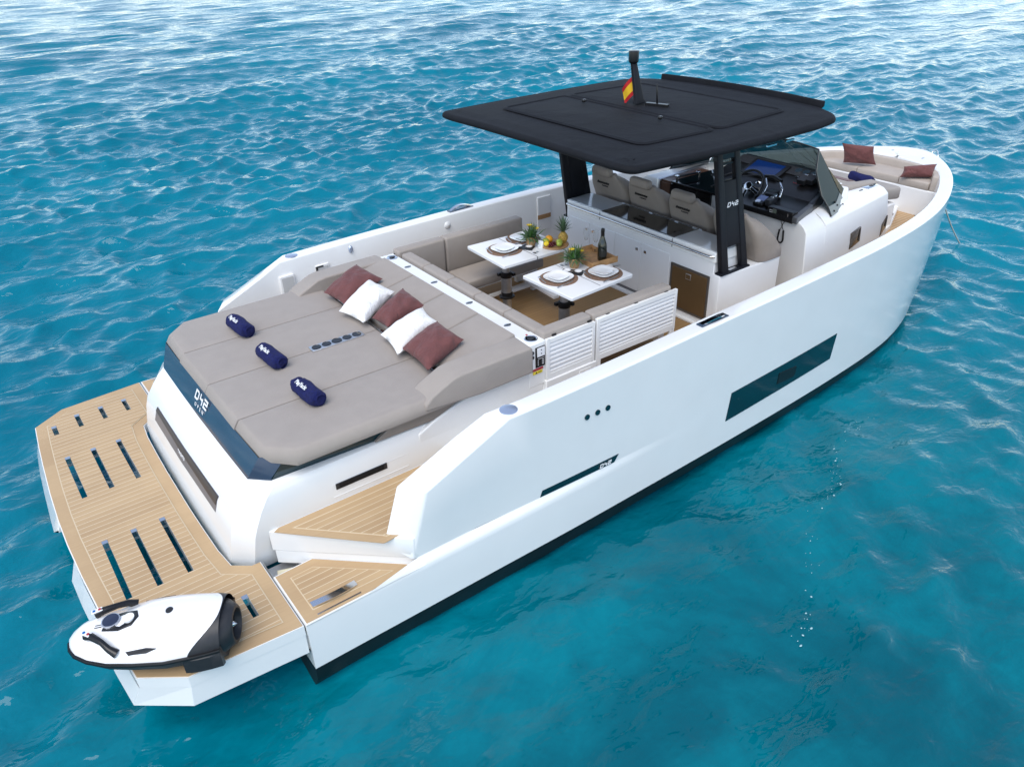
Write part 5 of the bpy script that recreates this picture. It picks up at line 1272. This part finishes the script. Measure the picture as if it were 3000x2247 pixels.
# ================================================================ WATER
def axis_pts(lo, hi, c0, c1, d0, grow):
    a = list(np.arange(c0, c1, d0)); d = d0; x = a[-1]
    while x < hi: d *= grow if x < 75 else 1.07; x += d; a.append(x)
    d = d0; x = c0; b = []
    while x > lo: d *= 1.04; x -= d; b.append(x)
    return np.array(list(reversed(b))+a)
xs = axis_pts(-600, 1500, -2.5, 14, .062, 1.008)
ys = axis_pts(-600, 1500, -5.6, 13, .062, 1.008)
GX, GY = np.meshgrid(xs, ys, indexing='ij')
DX = np.gradient(xs)[:, None]; DY = np.gradient(ys)[None, :]
cell = np.maximum(DX+0*DY, DY+0*DX)
rng = np.random.default_rng(11)
# lee of the hull: calmer water on the starboard side and astern
def lee(x, y):
    a = 1/(1+np.exp((y+.5)/1.1)); b = 1/(1+np.exp(-(x+4)/1.5)); c = 1/(1+np.exp((x-9.5)/1.6)); d = 1/(1+np.exp(-(y+11)/2.5))
    return a*b*c*d
CH = 1-.48*lee(GX, GY)
H = np.zeros_like(GX); OX = np.zeros_like(GX); OY = np.zeros_like(GX)
# main sea runs from port towards starboard; round the bow it bends aft
bend = 1/(1+np.exp((GY-1.0)/1.2))/(1+np.exp(-(GX-7.5)/1.5))
def add_set(count, mean, spread, l0, l1, slope, weight, pw=1.4):
    global H, OX, OY
    for k in range(count):
        lam = l0*(l1/l0)**(rng.random()**pw)
        th = mean+rng.normal(0, spread); kk = 2*math.pi/lam
        amp = slope*lam/(2*math.pi)*(.5+rng.random())*math.sqrt(2/count)
        ph = rng.random()*6.283; ct, st_ = math.cos(th), math.sin(th)
        arg = kk*(ct*GX+st_*GY)+ph
        fade = np.clip((lam/(cell*2.6)-1), 0, 1)
        A = amp*fade*weight*(CH if lam < 3 else .5+.5*CH)
        H += A*np.cos(arg); OX -= A*.8*ct*np.sin(arg); OY -= A*.8*st_*np.sin(arg)
add_set(60, R(-86), .35, .6, 2.0, .17, 1-.75*bend, 1.0)
add_set(150, R(-84), .65, .19, .75, .33, 1-.75*bend, 1.0)
add_set(14, R(-80), .4, 3, 8, .05, 1-.5*bend)
add_set(70, R(-60), 1.2, .19, .6, .17, 1-CH)
add_set(100, R(188), .55, .20, 1.6, .36, bend, 1.0)
# wave groups: some stretches are rougher than others
VX, VY, VZ = GX+OX, GY+OY, ZW+H
nx, ny = GX.shape
co = np.stack([VX, VY, VZ], -1).reshape(-1, 3).astype(np.float32)
ii, jj = np.meshgrid(np.arange(nx-1), np.arange(ny-1), indexing='ij'); v0 = (ii*ny+jj).reshape(-1)
fc = np.stack([v0, v0+ny, v0+ny+1, v0+1], -1).astype(np.int32)
me = bpy.data.meshes.new('water')
me.vertices.add(len(co)); me.vertices.foreach_set('co', co.reshape(-1))
me.loops.add(fc.size); me.loops.foreach_set('vertex_index', fc.reshape(-1))
me.polygons.add(len(fc)); me.polygons.foreach_set('loop_start', np.arange(0, fc.size, 4, dtype=np.int32)); me.polygons.foreach_set('loop_total', np.full(len(fc), 4, np.int32))
me.polygons.foreach_set('use_smooth', np.ones(len(fc), bool))
at_ = me.attributes.new('chop', 'FLOAT', 'POINT'); at_.data.foreach_set('value', CH.reshape(-1).astype(np.float32))
me.update(); me.validate()
water = bpy.data.objects.new('water', me); COL.objects.link(water); prop(water, kind='structure')
m = bpy.data.materials.new('sea_water'); m.use_nodes = True; n = m.node_tree.nodes; l = m.node_tree.links; b = n['Principled BSDF']
b.inputs['Roughness'].default_value = .05; b.inputs['Specular IOR Level'].default_value = .42; b.inputs['IOR'].default_value = 1.333
tc = n.new('ShaderNodeTexCoord'); chop = n.new('ShaderNodeAttribute'); chop.attribute_name = 'chop'
def tex(scale, detail=3, sc=(1, 1, 1), rot=0., rough=.5, dist=0.):
    mp = n.new('ShaderNodeMapping'); mp.inputs['Scale'].default_value = sc; mp.inputs['Rotation'].default_value = (0, 0, rot); l.new(tc.outputs['Object'], mp.inputs[0])
    t = n.new('ShaderNodeTexNoise'); t.inputs['Scale'].default_value = scale; t.inputs['Detail'].default_value = detail; t.inputs['Roughness'].default_value = rough; t.inputs['Distortion'].default_value = dist
    l.new(mp.outputs[0], t.inputs[0]); return t.outputs['Fac']
def ramp(src, pts):
    r_ = n.new('ShaderNodeValToRGB'); l.new(src, r_.inputs[0]); e = r_.color_ramp.elements
    e[0].position, e[0].color = pts[0][0], (*pts[0][1], 1); e[1].position, e[1].color = pts[1][0], (*pts[1][1], 1)
    for p, c in pts[2:]: q = e.new(p); q.color = (*c, 1)
    return r_.outputs[0]
# sandy shallows with dark weed beds seen through the water
weed = ramp(tex(.38, 8, rough=.62, dist=.9), [(.40, (.0, .042, .050)), (.56, (.0, .128, .150))])
fine = ramp(tex(2.6, 8, rough=.68, dist=.5), [(.32, (.66, .68, .70)), (.60, (1.10, 1.09, 1.08))])
mx = n.new('ShaderNodeMixRGB'); mx.blend_type = 'MULTIPLY'; mx.inputs[0].default_value = 1; l.new(weed, mx.inputs[1]); l.new(fine, mx.inputs[2])
# towards the open water to port the bottom falls away
sep = n.new('ShaderNodeSeparateXYZ'); l.new(tc.outputs['Object'], sep.inputs[0])
far = n.new('ShaderNodeMapRange'); far.interpolation_type = 'SMOOTHSTEP'; l.new(chop.outputs['Fac'], far.inputs[0]); far.inputs[1].default_value = .25; far.inputs[2].default_value = 1.0
mx2 = n.new('ShaderNodeMixRGB'); l.new(far.outputs[0], mx2.inputs[0]); l.new(mx.outputs[0], mx2.inputs[1])
deep = ramp(tex(.12, 3), [(.35, (.0, .128, .190)), (.65, (.0, .170, .240))]); l.new(deep, mx2.inputs[2])
l.new(mx2.outputs[0], b.inputs['Base Color'])
# ripples
b1 = n.new('ShaderNodeBump'); b1.inputs['Distance'].default_value = .05
l.new(tex(4.2, 2, (.6, 1, 1), 0, .45, .5), b1.inputs['Height'])
b2 = n.new('ShaderNodeBump'); b2.inputs['Distance'].default_value = .16
l.new(tex(1.5, 2, (.6, 1, 1), R(8), .45, .4), b2.inputs['Height'])
for bb, s0, s1 in ((b1, .30, .60), (b2, .22, .50)):
    mr = n.new('ShaderNodeMapRange'); l.new(chop.outputs['Fac'], mr.inputs[0]); mr.inputs[1].default_value = .25; mr.inputs[2].default_value = 1; mr.inputs[3].default_value = s0; mr.inputs[4].default_value = s1
    l.new(mr.outputs[0], bb.inputs['Strength'])
b0 = n.new('ShaderNodeBump'); b0.inputs['Distance'].default_value = .02; b0.inputs['Strength'].default_value = .7; l.new(tex(11, 2, (.6, 1, 1), R(-10), .5, .4), b0.inputs['Height'])
l.new(b0.outputs[0], b2.inputs['Normal']); l.new(b2.outputs[0], b1.inputs['Normal']); l.new(b1.outputs[0], b.inputs['Normal'])
me.materials.append(m)
# a drifting trail of foam bubbles
mb = MB(); rnd = random.Random(4)
def wz(x, y): 
    i = int(np.argmin(abs(xs-x))); j = int(np.argmin(abs(ys-y))); return float(VZ[i, j])
TR = [(6.05, -2.37), (5.30, -2.47), (4.85, -2.72), (4.68, -2.92), (4.35, -2.98), (3.95, -3.10), (3.62, -3.37), (3.15, -3.68), (2.95, -3.75)]
for k in range(64):
    t = rnd.random()*(len(TR)-1); i = int(t); f = t-i
    x = TR[i][0]*(1-f)+TR[i+1][0]*f+rnd.gauss(0, .035); y = TR[i][1]*(1-f)+TR[i+1][1]*f+rnd.gauss(0, .03)
    r_ = rnd.choice([.003, .004, .004, .006, .010]); z = wz(x, y)+.003
    mb.lathe([(.0001, .004), (r_*.7, .003), (r_, 0)], (x, y, z), 7, sx=rnd.uniform(.7, 1.5), sy=rnd.uniform(.5, 1))
o = mb.build('foam_bubbles', mat('foam', (.32, .50, .53), .6), None, fix=False); prop(o, 'thin trail of white foam bubbles drifting beside the hull', 'foam', kind='stuff')
